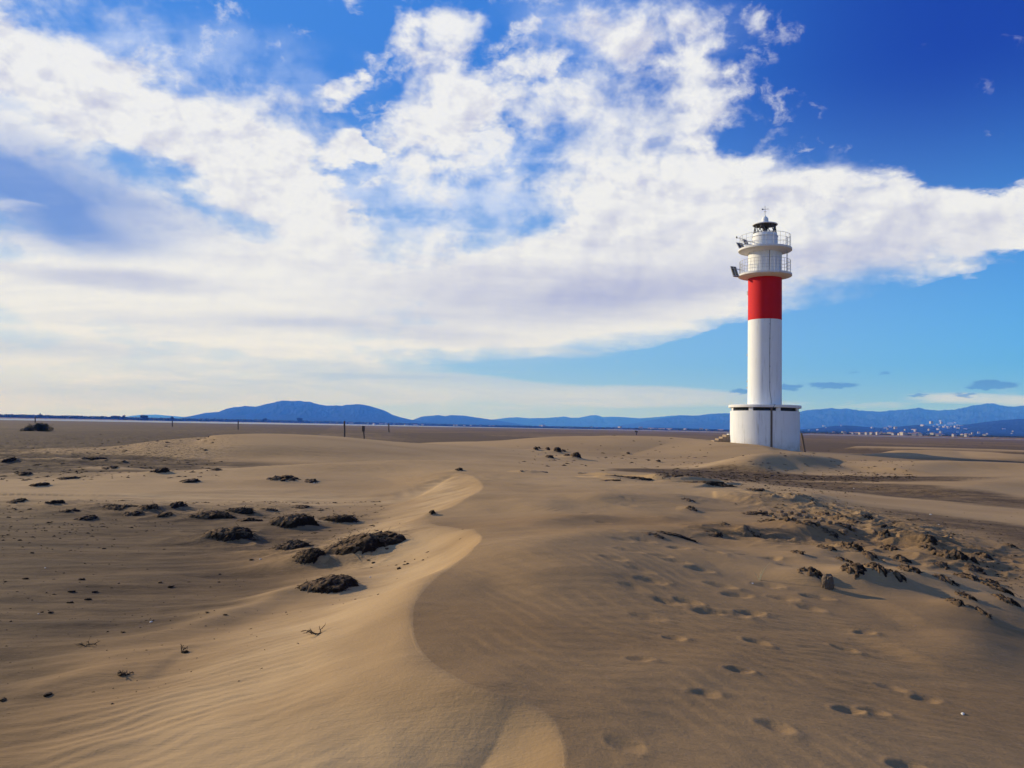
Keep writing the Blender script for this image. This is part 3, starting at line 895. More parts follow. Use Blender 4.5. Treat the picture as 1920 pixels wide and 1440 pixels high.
# ------------------------------------------------------------------ ground sheet
def build_ground():
    dense = np.linspace(R(-37), R(37), 1320)
    rest = np.linspace(R(37), R(323), 130)[1:-1]
    ang = np.concatenate([dense, rest])
    na = len(ang)
    segs = [np.exp(np.linspace(math.log(.25), math.log(2.0), 40, endpoint=False)),
            np.exp(np.linspace(math.log(2.0), math.log(60.0), 880, endpoint=False)),
            np.exp(np.linspace(math.log(60), math.log(1200), 150, endpoint=False)),
            np.exp(np.linspace(math.log(1200), math.log(19000), 60))]
    rad = np.concatenate(segs)
    nr = len(rad)
    A, RR = np.meshgrid(ang, rad)
    X = RR * np.sin(A); Y = RR * np.cos(A)
    x = X.ravel(); y = Y.ravel()
    h = h_full(x, y)
    GRID['a'] = dense; GRID['r'] = rad; GRID['h'] = h.reshape(nr, na)[:, :len(dense)]
    co = np.column_stack([x, y, h])
    c0 = np.array([[0, 0, h[:na].mean()]])
    co = np.vstack([co, c0]).astype(np.float32)
    i = np.arange(nr - 1)[:, None] * na; j = np.arange(na)[None, :]; j2 = (j + 1) % na
    quads = np.stack([i + j, i + na + j, i + na + j2, i + j2], -1).reshape(-1, 4)[:, ::-1]
    tri = np.stack([np.full(na, nr * na), np.arange(na), (np.arange(na) + 1) % na], -1)[:, ::-1]
    me = bpy.data.meshes.new('ground')
    nv = len(co); nq = len(quads); ntq = len(tri)
    me.vertices.add(nv); me.vertices.foreach_set('co', co.ravel())
    me.loops.add(nq * 4 + ntq * 3)
    me.loops.foreach_set('vertex_index', np.concatenate([quads.ravel(), tri.ravel()]).astype(np.int32))
    me.polygons.add(nq + ntq)
    ls = np.concatenate([np.arange(nq) * 4, nq * 4 + np.arange(ntq) * 3]).astype(np.int32)
    me.polygons.foreach_set('loop_start', ls)
    me.polygons.foreach_set('use_smooth', np.ones(nq + ntq, bool))
    me.update(calc_edges=True)
    # what lies on the surface: r = damp mud / silt, g = loose pale sand plus painted foreground falloff, b = fine dark litter
    r = RR.ravel(); a = A.ravel()
    wet = np.zeros(x.shape); pale = np.zeros(x.shape); lit = np.zeros(x.shape)
    n1 = fbm(x * .12, y * .3, 71, 4)
    n2 = fbm(x * .7, y * 1.6, 72, 3)
    near = r < 400
    low = 1 - smooth((h - .04 - .03 * n1) / .12)
    s = brink_dist(x, y)
    onleft = smooth((-x - .05 * y + 1.0) / 2.5)
    # damp flats on the left of the dune
    wl = low * onleft * smooth((y - 2.5) / 3) * (1 - smooth((y - 15) / 6)) * .8
    wl = np.maximum(wl, low * smooth((y - 24) / 6) * smooth((-x - .22 * y + 1) / 5) * (1 + .3 * n1))
    wl = np.maximum(wl, smooth((-s - 2.3) / 1.3) * (s > -17) * smooth((y + 1) / 2) * (1 - smooth((y - 15) / 6)) * (1 - smooth((h - .22) / .15)) * .9)
    far = smooth((r - 48) / 25) * (1 - smooth((h - .22) / .3)) * (1.15 - .45 * smooth((r - 120) / 120))
    wet = np.maximum(wl, far * (1 + .55 * fbm(x * .03 + 5, y * .012, 81, 4) * smooth((r - 60) / 60)))
    dr = np.clip(mask_flat(FDR, x, y, 3.6, 1.6) * 1.2 + mask_flat(FDR2, x, y, 2.6, 1.6) * .8 + mask_flat(FDR3, x, y, 1.5, 1.6) * .75, 0, 1.15)
    wet = np.maximum(wet, dr * np.clip(1 + .4 * n2, 0, 1) * (1 - smooth((h - .22) / .2)))
    wet = wet * np.clip(1 + .25 * n2, 0, 1.3)
    pale = np.clip(.25 + .4 * n1 + .70 * smooth((y - 9) / 13), 0, 1) * (r < 200)  # nearer sand kept darker: foreground light falloff put into the colour
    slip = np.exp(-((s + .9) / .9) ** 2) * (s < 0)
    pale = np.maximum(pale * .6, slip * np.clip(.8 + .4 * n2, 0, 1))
    # drift of blown sand in front of the lighthouse field
    for (px, py, z, rx, ry) in [(1180, 868, .4, 4.5, 3.5), (1290, 874, .2, 5, 2.0), (640, 993, 0, 2.2, .8), (560, 930, .1, 5, 1.8), (330, 868, .3, 6, 3), (380, 935, .1, 5, 1.3), (300, 930, .05, 4, 1)]:
        cx, cy = P(px, py, z)
        pale = np.maximum(pale, np.exp(-((x - cx) / rx) ** 2 - ((y - cy) / ry) ** 2) * np.clip(.85 + .3 * n2, 0, 1))
    ch = np.clip(mask_of(FCH, x, y, 1.5) + mask_of(FCH2, x, y, .8), 0, 1)
    lw = np.maximum(mask_of(FLW, x, y, 1.9), mask_of(FLW2, x, y, 1.3))
    lit = np.clip(ch * .55 + lw * .6 + dr * .8, 0, 1)
    lit = np.maximum(lit, smooth((y - 30) / 10) * smooth((-x - .3 * y) / 6) * (1 - smooth((y - 120) / 60)))
    lit = np.maximum(lit, .18 * wl)
    # one surface attribute
    colr = np.zeros((nv, 4), np.float32)
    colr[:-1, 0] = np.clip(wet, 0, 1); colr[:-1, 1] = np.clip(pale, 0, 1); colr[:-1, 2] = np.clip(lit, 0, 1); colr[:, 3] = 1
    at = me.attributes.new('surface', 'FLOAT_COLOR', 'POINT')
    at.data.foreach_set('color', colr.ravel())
    return me


def ground_material():
    m, nt, b = nmat('sand')
    at = nn(nt, 'ShaderNodeAttribute', attribute_name='surface')
    sc = nn(nt, 'ShaderNodeSeparateColor'); L(nt, at.outputs['Color'], sc.inputs[0])
    geo = nn(nt, 'ShaderNodeNewGeometry')
    pos = geo.outputs['Position']
    cdist = vm(nt, 'LENGTH', pos)
    n_big = noise(nt, pos, .55, 5, .55)
    n_mid = noise(nt, vm(nt, 'MULTIPLY', pos, (1, 2.2, 1)), 2.6, 6, .6)
    n_fine = noise(nt, pos, 38, 4, .65)
    n_gr = noise(nt, pos, 420, 2, .7)
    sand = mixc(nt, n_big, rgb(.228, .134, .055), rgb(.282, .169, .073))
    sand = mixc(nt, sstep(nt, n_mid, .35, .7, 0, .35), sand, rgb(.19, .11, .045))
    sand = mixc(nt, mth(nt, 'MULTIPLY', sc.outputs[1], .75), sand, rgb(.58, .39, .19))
    mud = mixc(nt, n_mid, rgb(.055, .032, .016), rgb(.110, .067, .034))
    wf = mth(nt, 'MULTIPLY', sc.outputs[0], mth(nt, 'ADD', .55, mth(nt, 'MULTIPLY', n_mid, .8)), clamp=True)
    colr = mixc(nt, wf, sand, mud)
    n_s = noise(nt, vm(nt, 'MULTIPLY', pos, (.30, 2.4, 1)), 1.0, 6, .6)
    colr = mixc(nt, mth(nt, 'MULTIPLY', sstep(nt, n_s, .48, .68), mth(nt, 'MULTIPLY', wf, .75)), colr, rgb(.060, .036, .019))
    colr = mixc(nt, mth(nt, 'MULTIPLY', sstep(nt, n_s, .46, .30), mth(nt, 'MULTIPLY', wf, .45)), colr, rgb(.21, .135, .065))
    # dark shreds of weed and shell hash ground into the surface
    n_l = noise(nt, vm(nt, 'MULTIPLY', pos, (1, 1.7, 1)), 5.5, 8, .72)
    n_l2 = noise(nt, vm(nt, 'MULTIPLY', pos, (1, 1.5, 1)), 17, 5, .7)
    lf = mth(nt, 'MULTIPLY', sc.outputs[2], sstep(nt, mth(nt, 'ADD', n_l, mth(nt, 'MULTIPLY', n_l2, .35)), .66, .76))
    colr = mixc(nt, mth(nt, 'MULTIPLY', lf, .85), colr, rgb(.022, .014, .009))
    # grain
    colr = mixc(nt, sstep(nt, n_gr, .3, .7, 0, .16), colr, rgb(.20, .14, .09))
    colr = mixc(nt, sstep(nt, n_fine, .55, .8, 0, .10), colr, rgb(.58, .46, .33))
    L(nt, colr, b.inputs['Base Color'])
    b.inputs['Roughness'].default_value = .95
    b.inputs['Specular IOR Level'].default_value = .12
    # relief
    f1 = sstep(nt, cdist, 5, 40, 1.0, .15)
    hsum = mth(nt, 'ADD', mth(nt, 'MULTIPLY', n_fine, .0045), mth(nt, 'MULTIPLY', n_gr, .0012))
    rough = mth(nt, 'MULTIPLY', mth(nt, 'ADD', mth(nt, 'MULTIPLY', n_l, .05), mth(nt, 'MULTIPLY', n_l2, .02)), sc.outputs[2])
    hsum = mth(nt, 'ADD', hsum, rough)
    # fine wind streaking of loose sand
    rot = nn(nt, 'ShaderNodeVectorRotate', rotation_type='Z_AXIS'); L(nt, pos, rot.inputs['Vector']); rot.inputs['Angle'].default_value = R(14)
    wv = noise(nt, vm(nt, 'MULTIPLY', rot.outputs[0], (2.2, 21, 4)), 1.0, 5, .6, .8)
    wv2 = noise(nt, vm(nt, 'MULTIPLY', rot.outputs[0], (7, 60, 10)), 1.0, 3, .6, .6)
    hsum = mth(nt, 'ADD', hsum, mth(nt, 'MULTIPLY', mth(nt, 'ADD', wv, mth(nt, 'MULTIPLY', wv2, .35)), mth(nt, 'MULTIPLY', n_big, .020)))
    hsum = mth(nt, 'ADD', hsum, mth(nt, 'MULTIPLY', n_mid, mth(nt, 'ADD', .006, mth(nt, 'MULTIPLY', sc.outputs[0], .02))))
    bp = nn(nt, 'ShaderNodeBump'); bp.inputs['Strength'].default_value = .8; bp.inputs['Distance'].default_value = 1.0
    L(nt, hsum, bp.inputs['Height'])
    L(nt, bp.outputs[0], b.inputs['Normal'])
    return m


gm = build_ground()
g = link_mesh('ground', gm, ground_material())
tag(g, kind='structure')

# ------------------------------------------------------------------ lagoon
def water_mat():
    m, nt, b = nmat('lagoon water')
    geo = nn(nt, 'ShaderNodeNewGeometry')
    b.inputs['Base Color'].default_value = rgb(.10, .10, .09)
    b.inputs['Roughness'].default_value = .3; b.inputs['Specular IOR Level'].default_value = .3
    n = noise(nt, vm(nt, 'MULTIPLY', geo.outputs['Position'], (.3, .8, 1)), 1.0, 4, .6)
    bp = nn(nt, 'ShaderNodeBump'); bp.inputs['Strength'].default_value = .12; bp.inputs['Distance'].default_value = .2
    L(nt, n, bp.inputs['Height']); L(nt, bp.outputs[0], b.inputs['Normal'])
    return m


mb = MB()
N_ = 96
ring = [(18500 * math.sin(2 * PI * k / N_), 18500 * math.cos(2 * PI * k / N_), WATERZ) for k in range(N_)]
ring2 = [(500 * math.sin(2 * PI * k / N_), 500 * math.cos(2 * PI * k / N_), WATERZ) for k in range(N_)]
mb.add(ring + ring2, [(k, (k + 1) % N_, N_ + (k + 1) % N_, N_ + k) for k in range(N_)])
w = mb.build('lagoon_water', water_mat())
tag(w, kind='structure')

# ------------------------------------------------------------------ lighthouse
def paint(name, c, c2, rough=.6, bump=.003, streak=.25, dirt=rgb(.35, .30, .24), scale=1.0, foot=None):
    m, nt, b = nmat(name)
    geo = nn(nt, 'ShaderNodeNewGeometry'); p = geo.outputs['Position']
    n1 = noise(nt, p, 1.3 * scale, 6, .6)
    n2 = noise(nt, vm(nt, 'MULTIPLY', p, (4, 4, .35)), 1.5 * scale, 5, .6)
    n3 = noise(nt, p, 26 * scale, 4, .6)
    col = mixc(nt, n1, c, c2)
    col = mixc(nt, mth(nt, 'MULTIPLY', sstep(nt, n2, .52, .78), streak), col, dirt)
    col = mixc(nt, sstep(nt, n3, .66, .78, 0, streak), col, dirt)
    if foot is not None:   # sand-blasted, splashed paint low on the wall
        sz = nn(nt, 'ShaderNodeSeparateXYZ'); L(nt, p, sz.inputs[0])
        f_ = mth(nt, 'MULTIPLY', sstep(nt, sz.outputs[2], foot + .5, foot - .5), sstep(nt, mth(nt, 'ADD', n1, mth(nt, 'MULTIPLY', n3, .5)), .45, 1.0))
        col = mixc(nt, mth(nt, 'MULTIPLY', f_, .8), col, rgb(.42, .33, .23))
    L(nt, col, b.inputs['Base Color'])
    b.inputs['Roughness'].default_value = rough
    b.inputs['Specular IOR Level'].default_value = .25
    bp = nn(nt, 'ShaderNodeBump'); bp.inputs['Distance'].default_value = bump; bp.inputs['Strength'].default_value = .7
    L(nt, mth(nt, 'ADD', n1, n3), bp.inputs['Height']); L(nt, bp.outputs[0], b.inputs['Normal'])
    return m


WHITE = paint('white paint', rgb(.80, .79, .76), rgb(.73, .72, .68), .65, .004, .36)
WHITE_ROUGH = paint('white render', rgb(.78, .77, .75), rgb(.68, .68, .66), .8, .012, .55, foot=1.15)
SLABM = paint('white concrete', rgb(.76, .74, .70), rgb(.68, .65, .60), .8, .008, .5, rgb(.36, .30, .22))
RED = paint('red paint', rgb(.64, .005, .007), rgb(.54, .005, .007), .75, .004, .10, rgb(.30, .02, .02))
DARKM = paint('dark metal', rgb(.035, .035, .038), rgb(.06, .055, .05), .5, .001, .3, rgb(.10, .06, .04))
RAILM = paint('rail metal', rgb(.42, .42, .42), rgb(.50, .50, .50), .5, .001, .3, rgb(.2, .12, .08))
PANELM = paint('panel glass', rgb(.06, .06, .07), rgb(.09, .08, .08), .25, .0005, .05)
LOUVRE = paint('louvre', rgb(.035, .045, .045), rgb(.06, .07, .07), .4, .002, .2)
PIPEM = paint('weathered pipe', rgb(.12, .09, .065), rgb(.17, .13, .10), .75, .003, .5, rgb(.08, .05, .03))
WOOD = paint('weathered wood', rgb(.10, .068, .045), rgb(.15, .11, .075), .85, .004, .6, rgb(.04, .03, .02), 3)
STONE = paint('stone', rgb(.26, .18, .115), rgb(.33, .24, .155), .9, .02, .4, rgb(.14, .10, .07), 2)

MPP = 61.0 / 1500.0
twr = P(1434, 842, .7)
d_ = ray(1434, 600); tx = d_.x * 61.0 / d_.y; ty = 61.0
TB = Vector((tx, ty, 0))
HY = 781.5 + .0195 * 1434
Zp = lambda py: CAMZ + (HY - py) * MPP * math.hypot(1, 0)
VIEW = math.atan2(-tx, -ty)       # direction from tower to the viewpoint (x,y) as atan2(x,y)


def polar(theta_deg, r, z):
    """theta: 0 faces the viewpoint, positive = right as seen from there"""
    a = math.atan2(-ty, -tx) + R(theta_deg)
    return Vector((r * math.cos(a), r * math.sin(a), z))


LH = empty('lighthouse', TB)
tag(LH, 'tall white lighthouse with a red band, two round galleries and a drum base', 'lighthouse')
N = 96


def lath(name, prof, mat, parent=LH, ang=R(30), n=N):
    b = MB(); b.lathe(prof, n)
    return b.build(name, mat, parent, angle=ang)


Z_SLAB0, Z_SLAB1 = Zp(765.3), Zp(760.3)
RB = 2.54; RT = 1.245
# drum base with a recessed clerestory band
win_lo, win_hi = Zp(771.5), Zp(765.3)
b = MB(); b.lathe([(RB, -1.0), (RB, win_lo), (RB - .22, win_lo)], 128)
base = b.build('base_wall', WHITE_ROUGH, LH, angle=R(30))
for k in range(8):
    th = 22.5 + 45 * k
    pb = MB()
    hw = 3.7
    a0 = [polar(th + t, RB - .003, 0) for t in np.linspace(-hw, hw, 6)]
    a1 = [polar(th + t, RB - .22, 0) for t in np.linspace(-hw, hw, 6)]
    lo, hi = win_lo + .002, win_hi
    v = [(p.x, p.y, lo) for p in a0] + [(p.x, p.y, hi) for p in a0] + [(p.x, p.y, lo) for p in a1] + [(p.x, p.y, hi) for p in a1]
    f = [(i, i + 1, i + 7, i + 6) for i in range(5)] + [(12 + i, 18 + i, 19 + i, 13 + i) for i in range(5)] + [(0, 6, 18, 12), (5, 17, 23, 11)]
    pb.add(v, f); pb.build('pillar', WHITE_ROUGH, LH)
    # louvred window between two pillars
    wth = 45 * k
    fb = MB()
    zs = np.linspace(win_lo + .01, win_hi - .01, 6)
    rr = RB - .14
    for i in range(5):
        ts = np.linspace(-18.5, 18.5, 9)
        v = []
        for t in ts:
            p = polar(wth + t, rr + .03, zs[i]); q = polar(wth + t, rr - .02, zs[i + 1] + .012)
            v += [tuple(p), tuple(q)]
        fb.add(v, [(2 * j, 2 * j + 2, 2 * j + 3, 2 * j + 1) for j in range(8)])
    for t in np.linspace(-18.6, 18.6, 7):
        fb.tube([polar(wth + t, rr + .04, win_lo), polar(wth + t, rr + .04, win_hi)], .014, 4)
    fb.build('louvre_window', LOUVRE, LH)
lath('base_roof', [(RT + .002, Z_SLAB0), (2.64, Z_SLAB0), (2.655, Z_SLAB0 + .02), (2.655, Z_SLAB1 - .03), (2.63, Z_SLAB1), (RT + .002, Z_SLAB1 + .03)], SLABM)
zr0, zr1 = Zp(600.3), Zp(513.5)
lath('tower_shaft', [(RT + .012, Z_SLAB0 - .3), (RT, Z_SLAB1 + .6), (RT, zr0)], WHITE)
lath('red_band', [(RT + .001, zr0 + .001), (RT + .001, zr1)], RED)


def gallery(zc, label):
    r = 1.985
    g_ = lath('gallery', [(RT - .05, zc - .26), (RT + .05, zc - .26), (r - .03, zc - .10), (r, zc - .08), (r, zc + .06), (r - .04, zc + .075), (RT - .05, zc + .09)], SLABM)
    g_['label'] = label
    return g_


zg1 = Zp(514.5); zg2 = Zp(466.0)
G1 = gallery(zg1, 'lower gallery above the red band')
G2 = gallery(zg2, 'upper gallery below the lantern')
lath('watch_room', [(RT - .01, zg1 + .05), (RT - .01, zg2 - .2)], WHITE)
zd = Zp(441.0)
lath('lantern_drum', [(.935, zg2 + .05), (.935, zd - .03), (.975, zd - .02), (.975, zd + .02), (.91, zd + .04), (.89, Zp(435.5)), (.82, Zp(434.8)), (.0, Zp(434.8))], WHITE)
# lantern cage of crossed bars
lc = MB(); zb, zt = Zp(434.5), Zp(418.5)
n_ = 8
for k in range(n_):
    a0 = 360 / n_ * k + 7
    lc.tube([polar(a0, .84, zb), polar(a0 + 180 / n_, .77, zt)], .034, 5)
    lc.tube([polar(a0 + 360 / n_, .84, zb), polar(a0 + 180 / n_, .77, zt)], .034, 5)
for zz_, r_ in ((zb + .02, .85), (zt, .79)):
    lc.tube([polar(t, r_, zz_) for t in np.linspace(0, 360, 40, endpoint=False)], .022, 5, closed=True)
lc.build('lantern_cage', DARKM, LH)
lp = MB()
lp.lathe([(0, zb), (.20, zb), (.20, zb + .10), (.10, zb + .14), (.10, zb + .22), (.19, zb + .26), (.21, zb + .40), (.16, zb + .52), (.05, zb + .58), (0, zb + .6)], 20)
lp.build('lamp', DARKM, LH, angle=R(40))
lr = MB(); lr.box(polar(52, .83, (zb + zt) / 2), (.10, .05, zt - zb), rz=R(20)); lr.build('lightning_conductor', DARKM, LH)
roof = lath('lantern_roof', [(.0, zt + .03), (.86, zt + .0), (.925, zt + .0), (.945, zt + .03), (.92, zt + .07), (.62, zt + .16), (.34, zt + .22), (.30, zt + .24), (.0, zt + .25)], SLABM)
lath('roof_soffit', [(.0, zt - .012), (.85, zt - .012), (.85, zt - .003)], DARKM, roof)
fin = MB(); zf = zt + .24
fin.lathe([(.27, zf - .02), (.28, zf + .02), (.25, zf + .05), (.255, zf + .14), (.24, zf + .28), (.19, zf + .38), (.10, zf + .45), (.055, zf + .47), (.05, zf + .55), (0, zf + .56)], 24)
fin.build('ventilator_ball', WHITE, roof, angle=R(40))
vn = MB(); zv = zf + .54
vn.tube([(0, 0, zv), (0, 0, zv + .75)], .016, 5)
vd = polar(80, 1, 0)
vn.tube([vd * -.18 + Vector((0, 0, zv + .48)), vd * .20 + Vector((0, 0, zv + .48))], .014, 5)
vn.box(vd * -.18 + Vector((0, 0, zv + .50)), (.012, .12, .10), rz=math.atan2(vd.y, vd.x) + PI / 2)
vn.tube([vd * .20 + Vector((0, 0, zv + .48)), vd * .28 + Vector((0, 0, zv + .48))], [.035, .002], 5)
vn.tube([(-.10, .02, zv + .3), (.10, -.02, zv + .3)], .012, 5)
vn.build('weather_vane', DARKM, roof)


def railing(zc, hgt, nr, npost, gap=None, r=1.88):
    b = MB()
    z0 = zc + .07
    for i in range(nr):
        z = z0 + hgt * (i + 1) / nr
        pts = [polar(t, r, z) for t in np.linspace(0, 360, 72, endpoint=False)]
        b.tube(pts, .016 if i == nr - 1 else .010, 5, closed=True)
    for k in range(npost):
        t = 360 / npost * k + 3
        b.tube([polar(t, r, z0), polar(t, r, z0 + hgt)], .014, 5)
    return b


railing(zg1, 1.0, 4, 40).build('railing', RAILM, G1)
railing(zg2, .98, 3, 22).build('railing', RAILM, G2)
# ladder between the galleries
ld = MB()
for s_ in (-6, 6):
    ld.tube([polar(77 + s_, 1.66, zg1 + .08), polar(77 + s_, 1.66, zg2 + .9)], .02, 5)
for k in range(14):
    z = zg1 + .2 + k * .2
    ld.tube([polar(71, 1.66, z), polar(83, 1.66, z)], .013, 5)
ld.build('ladder', RAILM, LH)
# solar panels clamped to the railings on the left
def panel(th, r, z, w, h, tilt, face=-125, name='solar_panel'):
    b = MB(); fr = MB()
    c = polar(th, r, z)
    out = polar(face, 1, 0); out.z = 0; out.normalize()
    tan = Vector((-out.y, out.x, 0))
    up = (Vector((0, 0, 1)) * math.cos(tilt) - out * math.sin(tilt)).normalized()
    nrm = tan.cross(up).normalized()
    Mx = Matrix((tan, nrm, up)).transposed()
    b.box(c, (w, .03, h), M=Mx)
    p = b.build(name, PANELM, LH)
    for i in (-.5, 0, .5):
        fr.tube([c + tan * (w * i) + up * (-h / 2) - nrm * .02 * (1 if nrm.dot(out) > 0 else -1) * 2, c + tan * (w * i) + up * (h / 2) - nrm * .02 * (1 if nrm.dot(out) > 0 else -1) * 2], .022, 4)
    for i in (-.5, .5):
        fr.tube([c - tan * (w * .5) + up * (h * i), c + tan * (w * .5) + up * (h * i)], .025, 4)
    for s_ in (-.4, .4):
        fr.tube([c + tan * (w * s_) + up * (h * .35), polar(th, r - .62, z + h * .1) + tan * (w * s_)], .018, 4)
        fr.tube([c + tan * (w * s_) - up * (h * .4), polar(th, r - .55, z - h * .35) + tan * (w * s_)], .018, 4)
    fr.build('panel_frame', RAILM, p)
    return p


panel(-82, 2.28, Zp(506.5), .5, .95, R(-24), -142)
panel(-80, 1.84, Zp(457), .55, .6, R(-35), -140)
panel(-58, 1.7, Zp(453.5), .4, .45, R(-25), -130)
ar = MB()
ar.tube([polar(-58, 1.95, Zp(447)), polar(-75, 2.15, Zp(443)), polar(-88, 2.1, Zp(440.8))], .018, 5)
ar.lathe([(0, 0), (.05, .0), (.06, .05), (.05, .14), (0, .16)], 10, c=tuple(polar(-88, 2.1, Zp(440.8))))
ar.build('sensor_arm', DARKM, LH)
# cable down the shaft
cb_ = MB()
rsn = random.Random(3)
pts = [polar(15, RT + .02, z) for z in np.linspace(zg2 - .2, zg1 + .1, 8)]
cb_.tube(pts, .016, 5)
cb_.build('cable', DARKM, LH)
cb_ = MB()
pts = [polar(17.5 + .5 * math.sin(z * 1.3) - 1.2 * smooth((zr0 - z) / 4) + 6 * float(smooth((Z_SLAB1 + 1.3 - z) / 1.1)), RT + .018, z) for z in np.linspace(zr0 + .0, Z_SLAB1 + .03, 40)]
pts += [polar(23, 1.9, Z_SLAB1 + .04), polar(16, 2.65, Z_SLAB1 + .015), polar(13, 2.68, Z_SLAB0 - .02)]
cb_.tube(pts, .013, 5)
for z in (10.1, 9.0, 7.9, 6.9, 5.7):
    cb_.box(polar(17, RT + .02, z), (.05, .05, .04), rz=.3)
cb_.build('cable', DARKM, LH)
pp = MB()
for t0, t1 in ((9.4, 12.4),):
    a = [polar(t, RB + .05, 0) for t in (t0, t1)]; c2 = [polar(t, RB - .02, 0) for t in (t0, t1)]
    v = [(p.x, p.y, z) for z in (-.5, Z_SLAB0 - .02) for p in (a[0], a[1], c2[1], c2[0])]
    pp.add(v, [(0, 1, 5, 4), (1, 2, 6, 5), (2, 3, 7, 6), (3, 0, 4, 7), (4, 5, 6, 7)])
pp.build('downpipe', PIPEM, LH)
fx = MB()
fx.box(polar(-95, RB + .10, Zp(817.5)), (.22, .22, .22), rz=.3)
fx.build('junction_box', WHITE, LH)
for z in (Zp(545), Zp(549), Zp(665), Zp(715), Zp(727)):
    fx = MB(); fx.box(polar(-92, RT + .03, z), (.09, .09, .10), rz=.3)
    fx.build('wall_bracket', RAILM, LH)

# ------------------------------------------------------------------ steps by the tower
def bevel_obj(o, w):
    md = o.modifiers.new('bevel', 'BEVEL'); md.width = w; md.segments = 2; md.limit_method = 'ANGLE'
    return o


sp0 = Q(1354, 826, 62.0)
gz = h_at(sp0.x, sp0.y, False)
ST = empty('stone_steps', (sp0.x, sp0.y, 0)); tag(ST, 'low brown stone steps half buried in sand against the left side of the lighthouse', 'steps')
xs = [(-.75, -.42, 0), (-.42, -.12, 1), (-.12, .16, 2), (.16, .42, 3)]
ztop = [Zp(827.5), Zp(824), Zp(820.5), Zp(816.5)]
for (x0, x1, k) in xs:
    b = MB(); b.box(((x0 + x1) / 2, 0, (ztop[k] - 1.0) / 2 + 0), (x1 - x0 - .004, 1.1 + .01 * k, ztop[k] + 1.0)); o = b.build('step', STONE, ST); bevel_obj(o, .02)
b = MB(); b.box((-1.25, .1, Zp(829) / 2 - .3), (.9, .3, Zp(829) + .6)); bevel_obj(b.build('side_wall', STONE, ST), .02)
# ------------------------------------------------------------------ posts
def post(px, pyb, pyt, dist, wid, label, lean=0.0, sign=None, bury=.5, mat=WOOD, name='wooden_post', cat='post', group='posts standing in the beach'):
    bp_ = Q(px, pyb, dist); tp = Q(px + lean, pyt, dist)
    o = empty(name, bp_); tag(o, label, cat, group)
    dv = tp - bp_; n = dv.normalized()
    b = MB(); r = wid / 2
    pts = [Vector((0, 0, 0)) - n * bury] + [dv * t + Vector((random.uniform(-.15, .15) * r, random.uniform(-.15, .15) * r, 0)) for t in (0, .25, .5, .75, 1)]
    b.tube(pts, [r, r, r * .95, r * .92, r * .95, r * .82], 8)
    b.build('pole', mat, o, angle=R(40))
    if sign:
        b = MB(); sw, sh, off = sign
        b.box(dv * (1 - off) , (sw, .12, sh), rz=.2); q_ = b.build('sign_board', mat, o); bevel_obj(q_, .015)
    return o


post(646, 821, 789.5, 74, .17, 'tall dark wooden post behind the pale dune crest, left of the post with a box')
post(683, 823, 799, 72, .14, 'short dark post topped by a box-like board, behind the dune crest', sign=(.26, .50, .20), lean=-2)
post(729, 812, 794, 215, .35, 'slim pale post out on the flat, right of the post with a box')
post(446.5, 806, 789, 215, .32, 'slim dark post on the dark flat just above the dune shoulder')
post(323, 800.5, 788.5, 280, .38, 'small post on the dark flat, leftmost of the row before the dune')
post(66, 790, 781, 300, .4, 'short post rising behind the round dark bush')
post(1193, 815, 808.5, 330, .5, 'tiny far post carrying a pale board, left of the lighthouse', sign=(1.3, .6, .12))
post(1841, 833.5, 828.5, 200, .18, 'tiny lone stake in the sand at far right')
lpz = Q(1510, 850, 55)
post(1509.5, 849, 812.5, 55.5, .16, 'dark crooked pole leaning beside the right side of the lighthouse', lean=-6.5, name='leaning_pole', cat='pole', group=None)

# ------------------------------------------------------------------ mountains
def hill_mat(name, c1, c2):
    m, nt, b = nmat(name)
    geo = nn(nt, 'ShaderNodeNewGeometry')
    n1 = noise(nt, geo.outputs['Position'], .0035, 6, .6)
    n2 = noise(nt, geo.outputs['Position'], .02, 5, .65)
    L(nt, mixc(nt, mth(nt, 'ADD', mth(nt, 'MULTIPLY', n1, .7), mth(nt, 'MULTIPLY', n2, .3)), c1, c2), b.inputs['Base Color'])
    b.inputs['Roughness'].default_value = 1.0
    b.inputs['Specular IOR Level'].default_value = 0
    return m


HILLM = hill_mat('scrub hillside', rgb(.008, .014, .014), rgb(.028, .032, .026))
PLAINM = hill_mat('orchard plain', rgb(.006, .012, .008), rgb(.025, .030, .018))


